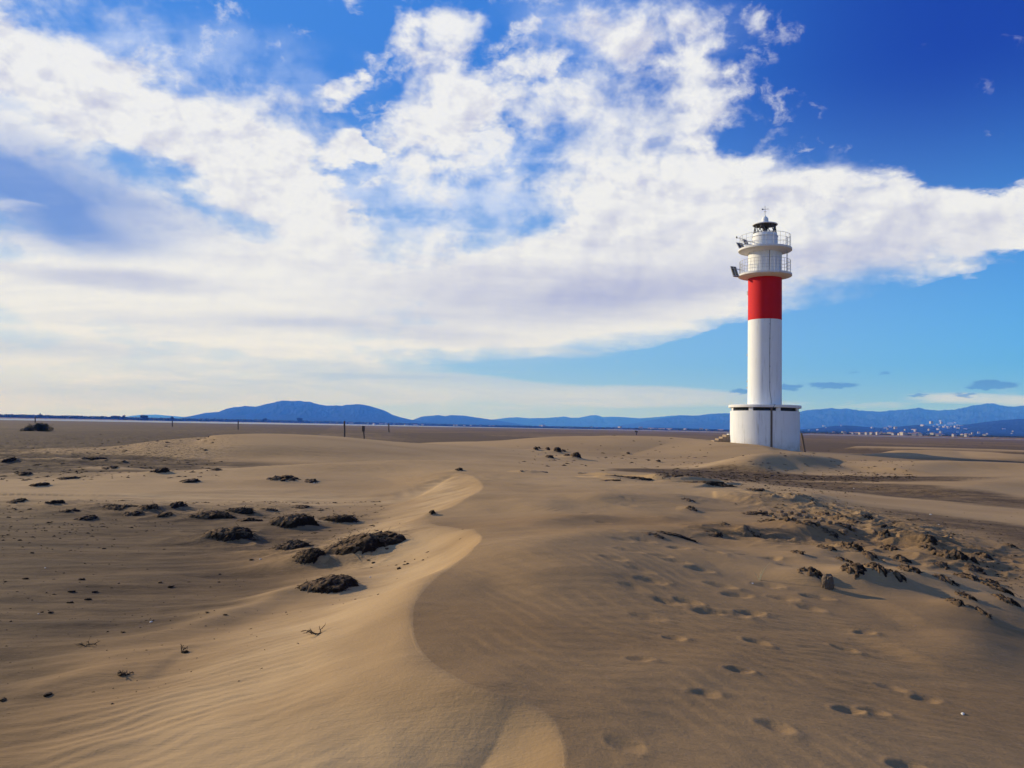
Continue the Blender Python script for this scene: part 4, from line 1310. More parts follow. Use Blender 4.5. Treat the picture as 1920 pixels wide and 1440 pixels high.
def mountain(name, prof, dist, depth, label_kind='structure', rough=.12, mat=HILLM, seed=1, n=420, back=1.0, z0=-2):
    """prof: skyline (px,py); dist metres to the crest; ground rises over `depth` metres in front of it"""
    pts = [Q(px, py, dist) for px, py in prof]
    ax = np.array([math.atan2(p.x, p.y) for p in pts]); hz = np.array([p.z for p in pts])
    a = np.linspace(ax[0], ax[-1], n)
    H = np.interp(a, ax, hz)
    H = H + rough * .10 * np.maximum(H, 0) * fbm(a * 160, a * 0 + seed, seed + 90, 4, .6)
    m = 46
    t = np.linspace(0, 1.35, m)
    A, T = np.meshgrid(a, t)
    HH = np.tile(H, (m, 1))
    D = dist - depth * (1 - T)
    X = D * np.sin(A) / np.cos(A) * 1.0; Y = D
    rise = np.where(T < 1, smooth(T) ** .9 * .55 + T ** 2 * .45, 1 - (T - 1) / .35 * 1.0)
    k = 8.0 / depth
    sp = np.abs(fbm(X * k * 1.3, Y * k * .5, seed + 40, 5, .55))
    Z = z0 + (HH - z0) * rise
    Z = Z * (1 - rough * 3.2 * sp * np.clip(4 * T * (1 - T), 0, 1))
    co = np.column_stack([X.ravel(), Y.ravel(), Z.ravel()]).tolist()
    f = [(i * n + j, i * n + j + 1, (i + 1) * n + j + 1, (i + 1) * n + j) for i in range(m - 1) for j in range(n - 1)]
    me = bpy.data.meshes.new(name); me.from_pydata(co, [], f); me.update()
    o = link_mesh(name, me, mat, smooth=True)
    tag(o, kind='structure')
    return o


mountain('mountain', [(325, 789), (345, 782), (360, 779.5), (385, 774), (410, 772), (425, 766), (440, 763), (460, 761), (480, 762), (500, 757), (518, 753), (530, 750.5), (545, 751.5), (560, 751), (580, 753), (600, 758), (615, 760), (640, 760), (660, 758), (675, 757.3), (690, 760), (705, 764.5), (720, 769), (735, 777), (750, 782), (770, 786.5), (790, 790), (830, 796)], 9000, 2600, seed=1, rough=.13)
mountain('mountain', [(755, 795), (772, 788), (790, 781), (800, 780), (822, 778), (835, 780), (845, 778), (870, 779), (890, 782), (910, 785), (930, 788), (950, 791), (985, 797), (1010, 801)], 10500, 2200, seed=2)
mountain('distant_range', [(200, 787), (235, 781), (260, 778), (290, 777), (320, 779.5), (360, 783), (420, 789)], 17000, 2500, seed=3)
mountain('distant_range', [(820, 798), (880, 789), (930, 786), (950, 783), (970, 782), (990, 784), (1020, 783.5), (1045, 782), (1058, 780.7), (1070, 783), (1085, 783), (1100, 780), (1115, 777.6), (1130, 781.5), (1150, 781), (1170, 782), (1200, 784), (1215, 783), (1240, 781), (1260, 779), (1275, 778), (1300, 779), (1330, 778), (1400, 785), (1500, 800)], 15500, 3200, seed=4)
mountain('mountain', [(1150, 800), (1200, 791), (1240, 784), (1275, 779), (1310, 779), (1325, 776), (1345, 775), (1369, 774), (1400, 773), (1440, 775), (1470, 772), (1500, 771), (1520, 768), (1545, 766), (1560, 764.5), (1575, 767), (1585, 765), (1600, 767), (1610, 768), (1625, 770), (1650, 771), (1670, 769), (1690, 768), (1705, 766), (1722, 763.5), (1735, 767), (1755, 769), (1775, 768), (1790, 767), (1805, 764), (1830, 759), (1850, 755), (1862, 756), (1880, 760), (1895, 762), (1910, 761), (1930, 758), (1970, 756), (2050, 765), (2150, 770), (2300, 790)], 12000, 4200, seed=5, n=640, rough=.16)
# lower wooded slopes and the coastal plain on the right
mountain('foothill', [(1180, 806), (1230, 801.5), (1290, 803), (1400, 806), (1480, 806), (1530, 803), (1560, 799), (1585, 797.5), (1610, 799), (1650, 802), (1690, 799), (1720, 796.5), (1760, 799), (1800, 797), (1840, 792), (1870, 788), (1900, 786), (1960, 782), (2060, 780), (2200, 790)], 5200, 2000, seed=6, n=500, rough=.10, mat=PLAINM)
PL = mountain('coastal_plain', [(760, 797.5), (900, 798.5), (1000, 799.5), (1100, 801.5), (1200, 803.5), (1300, 804.5), (1400, 806.0), (1500, 807.5), (1600, 808.5), (1700, 810), (1800, 811), (1900, 812.5), (2050, 816), (2200, 820)], 3700, 1300, seed=7, n=500, rough=.04, mat=PLAINM)

# ------------------------------------------------------------------ foliage
def leaf_mat(name, c1, c2, sc=3.0):
    m, nt, b = nmat(name)
    geo = nn(nt, 'ShaderNodeNewGeometry')
    n1 = noise(nt, geo.outputs['Position'], sc, 3, .6)
    L(nt, mixc(nt, n1, c1, c2), b.inputs['Base Color']); b.inputs['Roughness'].default_value = .8
    b.inputs['Specular IOR Level'].default_value = .15
    return m


LEAF = leaf_mat('dark leaves', rgb(.010, .018, .008), rgb(.035, .045, .018), .6)
BARK = paint('bark', rgb(.06, .045, .03), rgb(.09, .07, .05), .9, .01, .3, rgb(.03, .02, .015))


def leaf_cloud(cs, n, size, rs, flat=.75):
    """many small leaf-sized faces through the volume of clumps cs = (x,y,z,r)"""
    b = MB(); V = []; F = []
    tot = sum(c[3] ** 2 for c in cs)
    for c in cs:
        k = max(8, int(n * c[3] ** 2 / tot))
        for _ in range(k):
            d = Vector((rs.gauss(0, 1), rs.gauss(0, 1), rs.gauss(0, 1))).normalized()
            q = c[3] * (rs.random() ** .35)
            p = Vector((c[0] + d.x * q, c[1] + d.y * q, c[2] + d.z * q * flat))
            u = Vector((rs.gauss(0, 1), rs.gauss(0, 1), rs.gauss(0, 1))).normalized()
            w = u.cross(Vector((rs.gauss(0, 1), rs.gauss(0, 1), rs.gauss(0, 1)))).normalized()
            s_ = size * rs.uniform(.6, 1.4)
            i = len(V)
            V += [p + u * s_, p + w * s_ * .5, p - u * s_, p - w * s_ * .5]
            F.append((i, i + 1, i + 2, i + 3))
    b.v = [tuple(v) for v in V]; b.f = F
    me = bpy.data.meshes.new('crown'); me.from_pydata(b.v, [], b.f); me.update()
    return me


def far_tree(px, py_base, hpx, wpx, dist, label, group='trees on the far shore'):
    rs = random.Random(int(px * 7))
    p = Q(px, py_base + 1.2, dist); hpx += 1
    h = hpx / 1500 * dist; w = wpx / 1500 * dist
    o = empty('tree', p); tag(o, label, 'tree', group)
    cs = [(0, 0, h * .5, w * .38)] + [(rs.uniform(-.34, .34) * w, rs.uniform(-.3, .3) * w, h * rs.uniform(.15, .8), w * rs.uniform(.14, .24)) for _ in range(9)]
    me = leaf_cloud(cs, 1500, w * .05, rs, .8 * h / max(w, .1) if h < w else .9)
    link_mesh('crown', me, LEAF, o)
    b = MB(); b.tube([(0, 0, -1), (0, 0, h * .3), (w * .05, 0, h * .6)], [w * .05, w * .04, w * .02], 6)
    b.build('trunk', BARK, o)
    return o


far_tree(22, 783, 9.0, 9, 1850, 'small dark tree at far left of the shoreline, on the edge of the photo')
far_tree(76, 783.5, 9.5, 9, 1850, 'taller dark tree on the far shore just above the round bush')
far_tree(217, 784.5, 6.5, 17, 1850, 'wide low dark tree on the far shore, left of the small round one')
far_tree(232, 784.6, 8.0, 8, 1850, 'small round-headed tree on the far shore beside the wide low tree')
far_tree(270, 785.5, 8.5, 19, 1850, 'broad dome-shaped dark tree on the far shore below the faint distant range')
far_tree(323, 786.5, 6.5, 7, 1900, 'little dark tree on the far shore above the leftmost small post')
far_tree(496, 789.5, 6, 12, 3150, 'low dark tree on the far shore below the left slope of the biggest mountain')
far_tree(562, 790.5, 7.5, 13, 3200, 'dark rounded tree on the far shore below the top of the biggest mountain')


def woods():
    """continuous far-off scrub belt along the opposite shore"""
    rs = random.Random(5)
    V = []; F = []

    def blob(x, y, z, w, h):
        nseg = 7
        i = len(V)
        rings = 3
        for r_ in range(rings):
            t = (r_ + .3) / rings
            rad = w * math.sqrt(max(0, 1 - t * t)) * rs.uniform(.8, 1.15)
            for k in range(nseg):
                a = 2 * PI * k / nseg + r_
                q = rs.uniform(.7, 1.25)
                V.append((x + rad * q * math.cos(a), y + rad * q * math.sin(a), z + h * t * rs.uniform(.8, 1.2)))
        V.append((x, y, z + h * rs.uniform(.9, 1.15)))
        for r_ in range(rings - 1):
            for k in range(nseg):
                k2 = (k + 1) % nseg
                F.append((i + r_ * nseg + k, i + r_ * nseg + k2, i + (r_ + 1) * nseg + k2, i + (r_ + 1) * nseg + k))
        for k in range(nseg):
            F.append((i + (rings - 1) * nseg + k, i + (rings - 1) * nseg + (k + 1) % nseg, i + rings * nseg))
    for _ in range(5200):
        px = rs.uniform(-60, 1000)
        d0 = np.interp(px, [-60, 0, 330, 480, 700, 960], [1720, 1750, 2500, 3250, 3550, 3700])
        d0 = float(d0) * rs.uniform(1.0, 1.10)
        p = Q(px, 790, d0)
        hpx = float(np.interp(px, [0, 150, 330, 480, 700, 960], [5.6, 5.2, 4.2, 4.4, 3.6, 2.8])) * rs.uniform(.35, 1.25)
        hh = hpx / 1500 * d0 
        blob(p.x, p.y, -.8, hh * rs.uniform(.8, 1.6), hh + .6)
    for _ in range(5200):
        px = rs.uniform(940, 2000)
        d0 = float(SHORE_FAR(math.atan2(ray(px, 800).x, ray(px, 800).y))) * rs.uniform(1.03, 1.35)
        p = Q(px, 800, d0)
        hpx = rs.uniform(1.2, 3.6)
        hh = hpx / 1500 * d0
        blob(p.x, p.y, 0, hh * rs.uniform(.9, 2.2), hh)
    me = bpy.data.meshes.new('shore_woods'); me.from_pydata(V, [], F); me.update()
    o = link_mesh('shore_woods', me, LEAF)
    tag(o, 'dark far-off belt of scrub and trees lining the opposite shore', 'woods', kind='stuff')


woods()

# ------------------------------------------------------------------ far villages
def house_proto(i):
    w, d, h, rh = [(11, 8, 5.5, 2.0), (9, 8, 7.0, 1.6), (22, 9, 4.5, 1.8), (13, 10, 9.0, .8)][i]
    b = MB(); b.box((0, 0, h / 2 - 1), (w, d, h + 2))
    wall = b.build('wall', WALLM[i % 2])
    r = MB()
    e = .4
    r.add([(-w / 2 - e, -d / 2 - e, h), (w / 2 + e, -d / 2 - e, h), (w / 2 + e, d / 2 + e, h), (-w / 2 - e, d / 2 + e, h), (-w / 2 - e, 0, h + rh), (w / 2 + e, 0, h + rh)],
          [(0, 1, 5, 4), (2, 3, 4, 5), (0, 4, 3), (1, 2, 5), (0, 3, 2, 1)])
    roof_ = r.build('roof', ROOFM)
    return wall, roof_


WALLM = [paint('limewash', rgb(.38, .36, .34), rgb(.30, .29, .27), .8, .01, .1), paint('cream wall', rgb(.42, .38, .32), rgb(.36, .32, .27), .8, .01, .1)]
ROOFM = paint('roof tiles', rgb(.30, .17, .11), rgb(.38, .24, .17), .9, .02, .2)
protos = [house_proto(i) for i in range(4)]
used = [False] * 4
rs = random.Random(21)
spots = []
for _ in range(52): spots.append((rs.gauss(1690, 75), 'low', 'white houses of the village on the right-hand shore'))
for _ in range(34): spots.append((rs.uniform(1505, 1930), 'mid', 'white houses scattered over the coastal plain'))
for _ in range(16): spots.append((rs.gauss(1770, 16), 'hill', 'white houses on the hillside below the range'))
for _ in range(20): spots.append((rs.uniform(640, 930), 'left', 'pale houses along the middle of the far shore'))
for _ in range(16): spots.append((rs.uniform(1010, 1368), 'ctr', 'tiny white houses left of the lighthouse'))
LBL = {'low': 'tiny white house in the dense shore village right of the lighthouse', 'mid': 'tiny lone white house among the dark trees of the coastal plain', 'hill': 'tiny white house on the wooded hillside below the right-hand range',
       'left': 'tiny pale house on the far shore below the two left-hand mountains', 'ctr': 'tiny white speck of a house on the far shore left of the lighthouse'}
for px, where, grp in spots:
    i = rs.choice([0, 0, 1, 2, 3])
    a_ = math.atan2(ray(px, 800).x, ray(px, 800).y)
    sf = float(SHORE_FAR(a_))
    if where == 'low': dist = sf * rs.uniform(1.02, 1.25) * .98; zb = 1.0; s_ = sf / 1500 * .62
    elif where == 'left': dist = sf * rs.uniform(.985, 1.02) * .95; zb = .0; s_ = .8
    elif where == 'ctr': dist = sf * 1.08; zb = 1.0; s_ = sf / 2600
    elif where == 'hill': dist = 3480; zb = None; py = rs.gauss(797, 3); s_ = .9
    else: dist = 2900; zb = None; py = rs.uniform(804, 817) + (px - 1700) * .01; s_ = .9
    if where == 'mid':
        s_ = .85; dist = 2350
    if zb is None:
        q_ = Q(px, py, dist)
        zb = q_.z; 
    q_ = Q(px, 800, dist)
    o = empty('house', (q_.x, q_.y, zb), rs.uniform(0, PI)); o.scale = (s_,) * 3
    tag(o, LBL[where], 'house', grp)
    for part in protos[i]:
        if not used[i]:
            part.parent = o
        else:
            c = part.copy(); COL.objects.link(c); c.parent = o
    used[i] = True
    if where in ('mid', 'hill'):
        FH = globals().setdefault('FARH', []); FH.append((o, px, dist))
for i, (a_, b_) in enumerate(protos):
    if not used[i]: bpy.data.objects.remove(a_); bpy.data.objects.remove(b_)
# drop the plain and hillside houses onto the modelled slopes
bpy.context.view_layer.update()
dg = bpy.context.evaluated_depsgraph_get()
for o, px, dist in FARH:
    best = None
    py = rs.uniform(800, 815) if dist < 3000 else rs.gauss(797, 3)
    if dist < 3000: py += (px - 1700) * .012
    d = ray(px, py).normalized()
    ok, loc, nrm, idx, ob, mx = scene.ray_cast(dg, Vector((0, 0, CAMZ)) + d * 900, d)
    if ok and ob.name.split('.')[0] in ('foothill', 'coastal_plain', 'mountain'):
        o.location = loc - Vector((0, 0, 1)); s_ = loc.y / 3000 * rs.uniform(.5, .95); o.scale = (s_,) * 3
    elif ok:
        o.location = loc + Vector((0, 0, 0)); s_ = loc.y / 3000 * rs.uniform(.5, .9); o.scale = (s_,) * 3

# ------------------------------------------------------------------ round bush on the left
def bush():
    rs = random.Random(9)
    x, y, z = hit(76, 808.5)
    s = y / 1500
    o = empty('bush', (x, y, z - .05)); tag(o, 'round dark green bush standing alone on the flat at left', 'bush')
    W = 60 * s; H = 19 * s
    cs = []
    for _ in range(26):
        u = rs.uniform(-1, 1); v = rs.uniform(-1, 1)
        k = max(.0, 1 - .9 * u * u - .3 * v * v)
        cs.append((u * W * .42, v * W * .25, H * .85 * k * rs.uniform(.3, 1.05), W * rs.uniform(.07, .12)))
    link_mesh('foliage', leaf_cloud(cs, 9000, .055, rs, .9), LEAF, o)
    b = MB()
    for _ in range(40):
        a = rs.uniform(0, 2 * PI); q = rs.uniform(.1, .42) * W
        b.tube([(0 + .1 * q * math.cos(a), .1 * q * math.sin(a), 0), (.6 * q * math.cos(a), .4 * q * math.sin(a), H * .45), (q * math.cos(a), .6 * q * math.sin(a), H * rs.uniform(.6, .98) * (1 - .5 * abs(math.cos(a)) * q / W))], [.05, .03, .012], 4)
    b.build('branches', BARK, o)
    # second, small twigs breaking the outline
    return o


bush()

# ------------------------------------------------------------------ weed clumps
def clump_mat():
    m, nt, b = nmat('dried weed and roots')
    geo = nn(nt, 'ShaderNodeNewGeometry')
    sp = nn(nt, 'ShaderNodeSeparateXYZ'); L(nt, geo.outputs['Normal'], sp.inputs[0])
    oi = nn(nt, 'ShaderNodeObjectInfo')
    n1 = noise(nt, geo.outputs['Position'], 9, 6, .65)
    n2 = noise(nt, vm(nt, 'MULTIPLY', geo.outputs['Position'], (1, 1, 2.5)), 45, 5, .7)
    base = mixc(nt, n2, rgb(.009, .006, .004), rgb(.040, .026, .016))
    tc = nn(nt, 'ShaderNodeTexCoord'); so_ = nn(nt, 'ShaderNodeSeparateXYZ'); L(nt, tc.outputs['Generated'], so_.inputs[0])
    left = sstep(nt, so_.outputs[0], .75, .1, 0, .38)
    dust = sstep(nt, mth(nt, 'ADD', left, mth(nt, 'ADD', mth(nt, 'MULTIPLY', sp.outputs[2], .45), mth(nt, 'MULTIPLY', n1, .95))), .80, 1.02)
    L(nt, mixc(nt, mth(nt, 'MULTIPLY', dust, .8), base, rgb(.21, .13, .065)), b.inputs['Base Color'])
    b.inputs['Roughness'].default_value = .95; b.inputs['Specular IOR Level'].default_value = .1
    bp = nn(nt, 'ShaderNodeBump'); bp.inputs['Distance'].default_value = .02; bp.inputs['Strength'].default_value = 1
    L(nt, mth(nt, 'ADD', n2, mth(nt, 'MULTIPLY', n1, .5)), bp.inputs['Height']); L(nt, bp.outputs[0], b.inputs['Normal'])
    return m


WEED = clump_mat()
FIB = paint('dry fibres', rgb(.014, .009, .006), rgb(.045, .03, .018), .9, .001, .1)


def clump_mesh(cx, cy, rot, w, d, h, rs, nstr, sandy=.3, res=34, fib=.007, broken=False):
    """a matted lump: blunt towards the front right, trailing to the left, with loose strands"""
    sx = rs.uniform(0, 100)
    n = res
    u = np.linspace(-1.15, 1.15, n * 2); v = np.linspace(-1.15, 1.15, n)
    U, Vv = np.meshgrid(u, v)
    a = np.arctan2(Vv, U)
    rr = np.hypot(U, Vv) * (1 + .22 * vnoise(np.cos(a) * 1.6 + sx, np.sin(a) * 1.6, 5) + .10 * vnoise(np.cos(a) * 5 + sx, np.sin(a) * 5, 6))
    prof = 1 - smooth((rr - .62) / .36)
    skew = .45 + .55 * smooth((U + 1.0) / 1.5)
    rid = 1 - np.abs(vnoise(U * 2.2 * max(1, w / d * .6) + sx, Vv * 2.2, 7)) * 1.5
    det = fbm(U * 6 * w / max(h, .05) * .12 + sx, Vv * 6, 8, 4, .6)
    Z = h * prof * skew * (.62 + .38 * np.clip(rid, 0, 1)) + h * .16 * det * prof - (h * .3 + .012) * (1 - prof)
    if broken:
        pt = smooth((vnoise(U * 2.6 * max(1, w) + sx, Vv * 2.6, 17) + .30) / .35)
        Z = Z - (1 - pt) * h * .75 * prof
    X = U * w / 2 + .03 * w * det * prof; Y = Vv * d / 2 + .06 * d * det
    X = X + prof * .03 * w * vnoise(U * 5 + sx, Vv * 5 + Z * 9, 9)
    nx = 2 * n; ny = n
    # settle the mat onto the sand beneath it
    c_, s_ = math.cos(rot), math.sin(rot)
    G = h_grid(cx + X * c_ - Y * s_, cy + X * s_ + Y * c_)
    Z = Z + G - h_at(cx, cy)
    V = np.column_stack([X.ravel(), Y.ravel(), Z.ravel()]).tolist()
    F = [(i * nx + j, i * nx + j + 1, (i + 1) * nx + j + 1, (i + 1) * nx + j) for i in range(ny - 1) for j in range(nx - 1)]
    body_n = len(F)
    b = MB(); b.v = [tuple(q) for q in V]; b.f = F
    for _ in range(nstr):
        i = rs.randrange(ny); j = rs.randrange(nx)
        if prof[i, j] < .12: continue
        p = Vector((X[i, j], Y[i, j], Z[i, j]))
        a0 = rs.uniform(0, 2 * PI) if rs.random() < .5 else rs.gauss(0.2, .5)
        ln = rs.uniform(.03, .10) * (.4 + w)
        up = rs.uniform(-.2, .35)
        pts = []
        dirv = Vector((math.cos(a0), math.sin(a0), up)).normalized()
        for k in range(5):
            pts.append(p.copy())
            dirv = (dirv + Vector((rs.gauss(0, .35), rs.gauss(0, .35), rs.gauss(-.22, .25)))).normalized()
            p = p + dirv * ln / 4
        f = fib * rs.uniform(.45, 1.0)
        b.tube(pts, [f, f, f * .9, f * .7, f * .3], 3, cap=False)
    me = bpy.data.meshes.new('weed_clump'); me.from_pydata(b.v, [], b.f)
    me.materials.append(WEED); me.materials.append(FIB)
    mi = np.zeros(len(b.f), np.int32); mi[body_n:] = 1
    me.update(); me.polygons.foreach_set('material_index', mi)
    sm = np.zeros(len(b.f), bool); sm[:body_n] = True; me.polygons.foreach_set('use_smooth', sm)
    return me


CL_LABEL = {
    (540, 997): 'biggest black weed block on the left flat, steep fronted and flat topped',
    (418, 1017): 'long low dark weed clump left of the steep fronted black block',
    (630, 985): 'jagged dark weed ridge right of the steep fronted black block',
    (668, 1046): 'longest matted weed bank, ending in a black hump near the dune foot',
    (533, 1036): 'thin net of weed over sand, left of the longest weed bank',
    (388, 977): 'ragged weed heap running down to the right, above the long low clump',
    (445, 965): 'flattish weed clump just right of the ragged heap',
    (603, 1122): 'nearest big weed mound, sandy at left and black on its right edge',
    (572, 1066): 'small peaked dark clump below the longest weed bank',
    (522, 905): 'dark weed heap at the foot of the far left dune',
    (578, 906): 'flat tail of weed right of the heap at the far dune foot',
    (350, 907): 'thin dark weed strip on pale sand left of the far dune foot heap',
    (292, 890): 'small dark cap of weed at the left tail of the far dune',
    (168, 864): 'dark weed mound at the edge of the pale sand, upper left',
    (1798, 1058): 'large black ragged hollow-topped clump in the broken sand at right',
    (1822, 1094): 'dark clump just below the large black one at right',
    (1265, 1010): 'long low dark weed line on a sand step in the middle right',
    (1045, 850): 'tallest dark tuft of the little group on far pale sand, centre',
    (1080, 861): 'wide dark tuft nearest in the little group on far pale sand',
    (860, 884): 'single small weed tuft on the sand above the upper dune hollow',
    (809, 966): 'single small weed tuft on the dune edge between two hollows',
    (1880, 1116): 'dark clump near the right edge of the broken sand belt',
    (1610, 1086): 'dark crumbly clump just right of the upright block',
    (1527, 1088): 'dark crumbly clump just left of the upright block',
}
for c in CLUMPS:
    cx, cy, cz, w = _cache[c]
    rs = random.Random(int(c[0] * 3 + c[1]))
    z = h_at(cx, cy + c[4] * .2)
    h = c[3]
    big = c[2] > 55 and c[1] > 930
    belt = c[0] > 1200 and c[1] > 930
    h = h * (.47 if big and not belt else .62 if not belt else .42)
    rot = R(rs.uniform(-12, 12)); ox, oy = cx, cy + c[4] * .35
    me = clump_mesh(ox, oy, rot, w * (1.12 if big and not belt else 1.3 if belt else .95), c[4] * 1.25, h, rs, 90 if belt else (900 if big else 110), c[5], 36 if big else 24, .0045 if cy < 16 else .010 if cy < 30 else .022, broken=(not big) or belt)
    o = link_mesh('weed_clump', me)
    o.location = (ox, oy, h_at(ox, oy) - .004 - c[5] * h * .22)
    o.rotation_euler = (0, 0, rot)
    lab = CL_LABEL.get((c[0], c[1]))
    if lab is None:
        if 1100 < c[0] < 1450 and 880 < c[1] < 925: lab, grp = 'thin dark weed strip standing in for a sand ledge before the dark flat', 'dark strips standing in for the sand ledges'
        elif c[0] < 700: lab, grp = 'small dark scrap of weed among others on the left flat', 'small weed scraps on the left flat'
        elif c[1] < 880: lab, grp = 'small dark tuft in the group on far pale sand left of the lighthouse', 'dark tufts on the far pale sand'
        else: lab, grp = 'small dark weed scrap among others in the broken sand belt at right', 'weed scraps in the broken sand belt'
    else: grp = 'clumps of dried weed on the sand'
    tag(o, lab, 'seaweed', grp)

# upright block with its long shadow
def rock(name, x, y, z, s, seed, label, cat, grp=None, mat=STONE, stretch=(1, 1, 1)):
    bm = bmesh.new(); bmesh.ops.create_icosphere(bm, subdivisions=3, radius=1)
    me = bpy.data.meshes.new(name); bm.to_mesh(me); bm.free()
    n = len(me.vertices); co = np.empty(n * 3); me.vertices.foreach_get('co', co); co = co.reshape(-1, 3)
    q = 1 + .30 * vnoise(co[:, 0] * 1.4 + seed, co[:, 1] * 1.4 + co[:, 2] * 1.9, seed) + .13 * vnoise(co[:, 0] * 4 + seed, co[:, 1] * 4 - co[:, 2] * 4, seed + 1)
    co = np.sign(co) * np.abs(co) ** .75 * q[:, None] * np.array(stretch) * s
    me.vertices.foreach_set('co', co.ravel()); me.update()
    o = link_mesh(name, me, mat)
    o.location = (x, y, z); tag(o, label, cat, grp)
    return o


x, y, z = hit(*BLOCK)
rock('driftwood_stump', x, y, h_at(x, y) + .03, .055, 3, 'dark upright stump-like block casting a long shadow in the broken sand', 'driftwood', None, WOOD, (.9, .8, 1.5))
# clods of hardened sand
CLODM = paint('clod', rgb(.17, .11, .062), rgb(.25, .165, .095), .95, .01, .4, rgb(.08, .05, .03), 5)
clods = [(1435, 963), (1447, 966), (1470, 968), (1488, 976), (1497, 967), (1512, 972), (1528, 973), (1540, 980), (1505, 962), (1463, 962), (1555, 985), (1452, 971), (1530, 990), (1600, 996), (1580, 1000), (1483, 963), (1425, 961)]
protoc = []
for i, (px, py) in enumerate(clods):
    x, y, z = hit(px, py); z = h_at(x, y); r_ = random.Random(i + 50).uniform(.025, .05)
    if i < 5:
        o = rock('sand_clod', x, y, z + .02, r_, 20 + i, 'brown clod of hardened sand in the row of clods at right', 'clod', 'clods of hardened sand', CLODM, (1.3, 1, .8)); protoc.append(o)
    else:
        o = protoc[i % 5].copy(); COL.objects.link(o); o.location = (x, y, z + .02); o.rotation_euler = (0, 0, i * 1.3); o['label'] = 'brown clod of hardened sand in the row of clods at right'
# small lone stones and shells on the left flat
SHELLM = paint('bleached shell', rgb(.62, .58, .50), rgb(.5, .45, .38), .6, .003, .2)
stones = [(153, 1087), (134, 1110), (165, 1125), (131, 1131), (388, 1149), (10, 1091), (48, 1086), (78, 1148), (95, 1149), (422, 1153), (5, 1313), (178, 1110), (410, 1092), (300, 1093), (320, 1101), (346, 1224), (230, 1186),
          (195, 1029), (37, 1013), (98, 1030), (60, 1037), (471, 1058), (276, 1068), (412, 1078), (748, 1066), (725, 1038), (700, 1058), (690, 1056), (226, 1265), (90, 1303)]
ps = []
for i, (px, py) in enumerate(stones):
    x, y, z = hit(px, py); z = h_at(x, y)
    rr = random.Random(i + 9).uniform(.014, .034)
    lab = 'small dark pebble lying among others on the open left flat'
    if i < 4:
        o = rock('pebble', x, y, z + rr * .25, rr, 40 + i, lab, 'pebble', 'pebbles on the left flat', WEED, (1.5, 1, .6)); ps.append(o)
    else:
        o = ps[i % 4].copy(); COL.objects.link(o); o.location = (x, y, z + rr * .2); o.rotation_euler = (0, 0, i * 2.1); k = rr / .035; o.scale = (k, k, k)
shells = [(85, 1065), (72, 1151), (322, 1100), (553, 1063), (283, 1166), (90, 1302), (694, 1085), (1411, 1093), (1805, 1339), (1745, 965), (1760, 984), (589, 907), (1601, 916), (488, 1058)]
sh0 = None
for i, (px, py) in enumerate(shells):
    x, y, z = hit(px, py); z = h_at(x, y)
    rr = random.Random(i + 90).uniform(.011, .020) * (1 if y < 14 else 2.0)
    lab = 'tiny white shell lying on the sand'
    if sh0 is None:
        b = MB()
        for k in range(10): pass
        prof = [(1.0, 0), (.93, .22), (.72, .44), (.4, .58), (.0, .64)]
        b.lathe(prof, 18); b.lathe([(.0, .56), (.38, .5), (.68, .36), (.88, .16), (1.0, 0)], 18)
        sh0 = b.build('shell', SHELLM, None, angle=R(40)); o = sh0
        co = np.empty(len(o.data.vertices) * 3); o.data.vertices.foreach_get('co', co); co = co.reshape(-1, 3)
        a = np.arctan2(co[:, 1], co[:, 0]); co[:, :2] *= (1 + .05 * np.cos(a * 14))[:, None]; co[:, 1] *= .8; co[:, 0] += .25 * co[:, 2]
        o.data.vertices.foreach_set('co', co.ravel())
        tag(o, lab, 'shell', 'white shells scattered on the sand')
    else:
        o = sh0.copy(); COL.objects.link(o)
    o.location = (x, y, z - .002); o.scale = (rr, rr, rr); o.rotation_euler = (random.uniform(-.4, .4), random.uniform(-.4, .4), i * 1.7)


# dry twigs
def twig(px, py, wpx, hpx, n, seed, label, mat=FIB, name='dry_twig', rad=.0045):
    x, y, z = hit(px, py); z = h_at(x, y)
    s = y / 1500; rs = random.Random(seed)
    b = MB()
    def grow(p, d, ln, r, dep):
        pts = [p.copy()]; q = p.copy(); dd = d.copy()
        kids = []
        for k in range(5):
            dd = (dd + Vector((rs.gauss(0, .28), rs.gauss(0, .28), rs.gauss(-.03, .22)))).normalized()
            q = q + dd * ln / 5
            if q.z < .003: q.z = .004
            pts.append(q.copy())
            if dep > 0 and rs.random() < .75: kids.append((q.copy(), (dd + Vector((rs.gauss(0, .8), rs.gauss(0, .8), rs.gauss(.1, .5)))).normalized()))
        b.tube(pts, [r * (1 - .12 * k) for k in range(6)], 4)
        for kp, kd in kids: grow(kp, kd, ln * rs.uniform(.35, .6), r * .6, dep - 1)
    for i in range(n):
        a = rs.uniform(-.5, .7) if i % 2 else PI + rs.uniform(-.6, .4)
        grow(Vector((rs.uniform(-.2, .1) * wpx * s, 0, .0)), Vector((math.cos(a), math.sin(a), rs.uniform(.2, .8))).normalized(), wpx * s * .55, rad, 2)
    o = b.build(name, mat); o.location = (x, y, z); tag(o, label, 'twig')
    return o


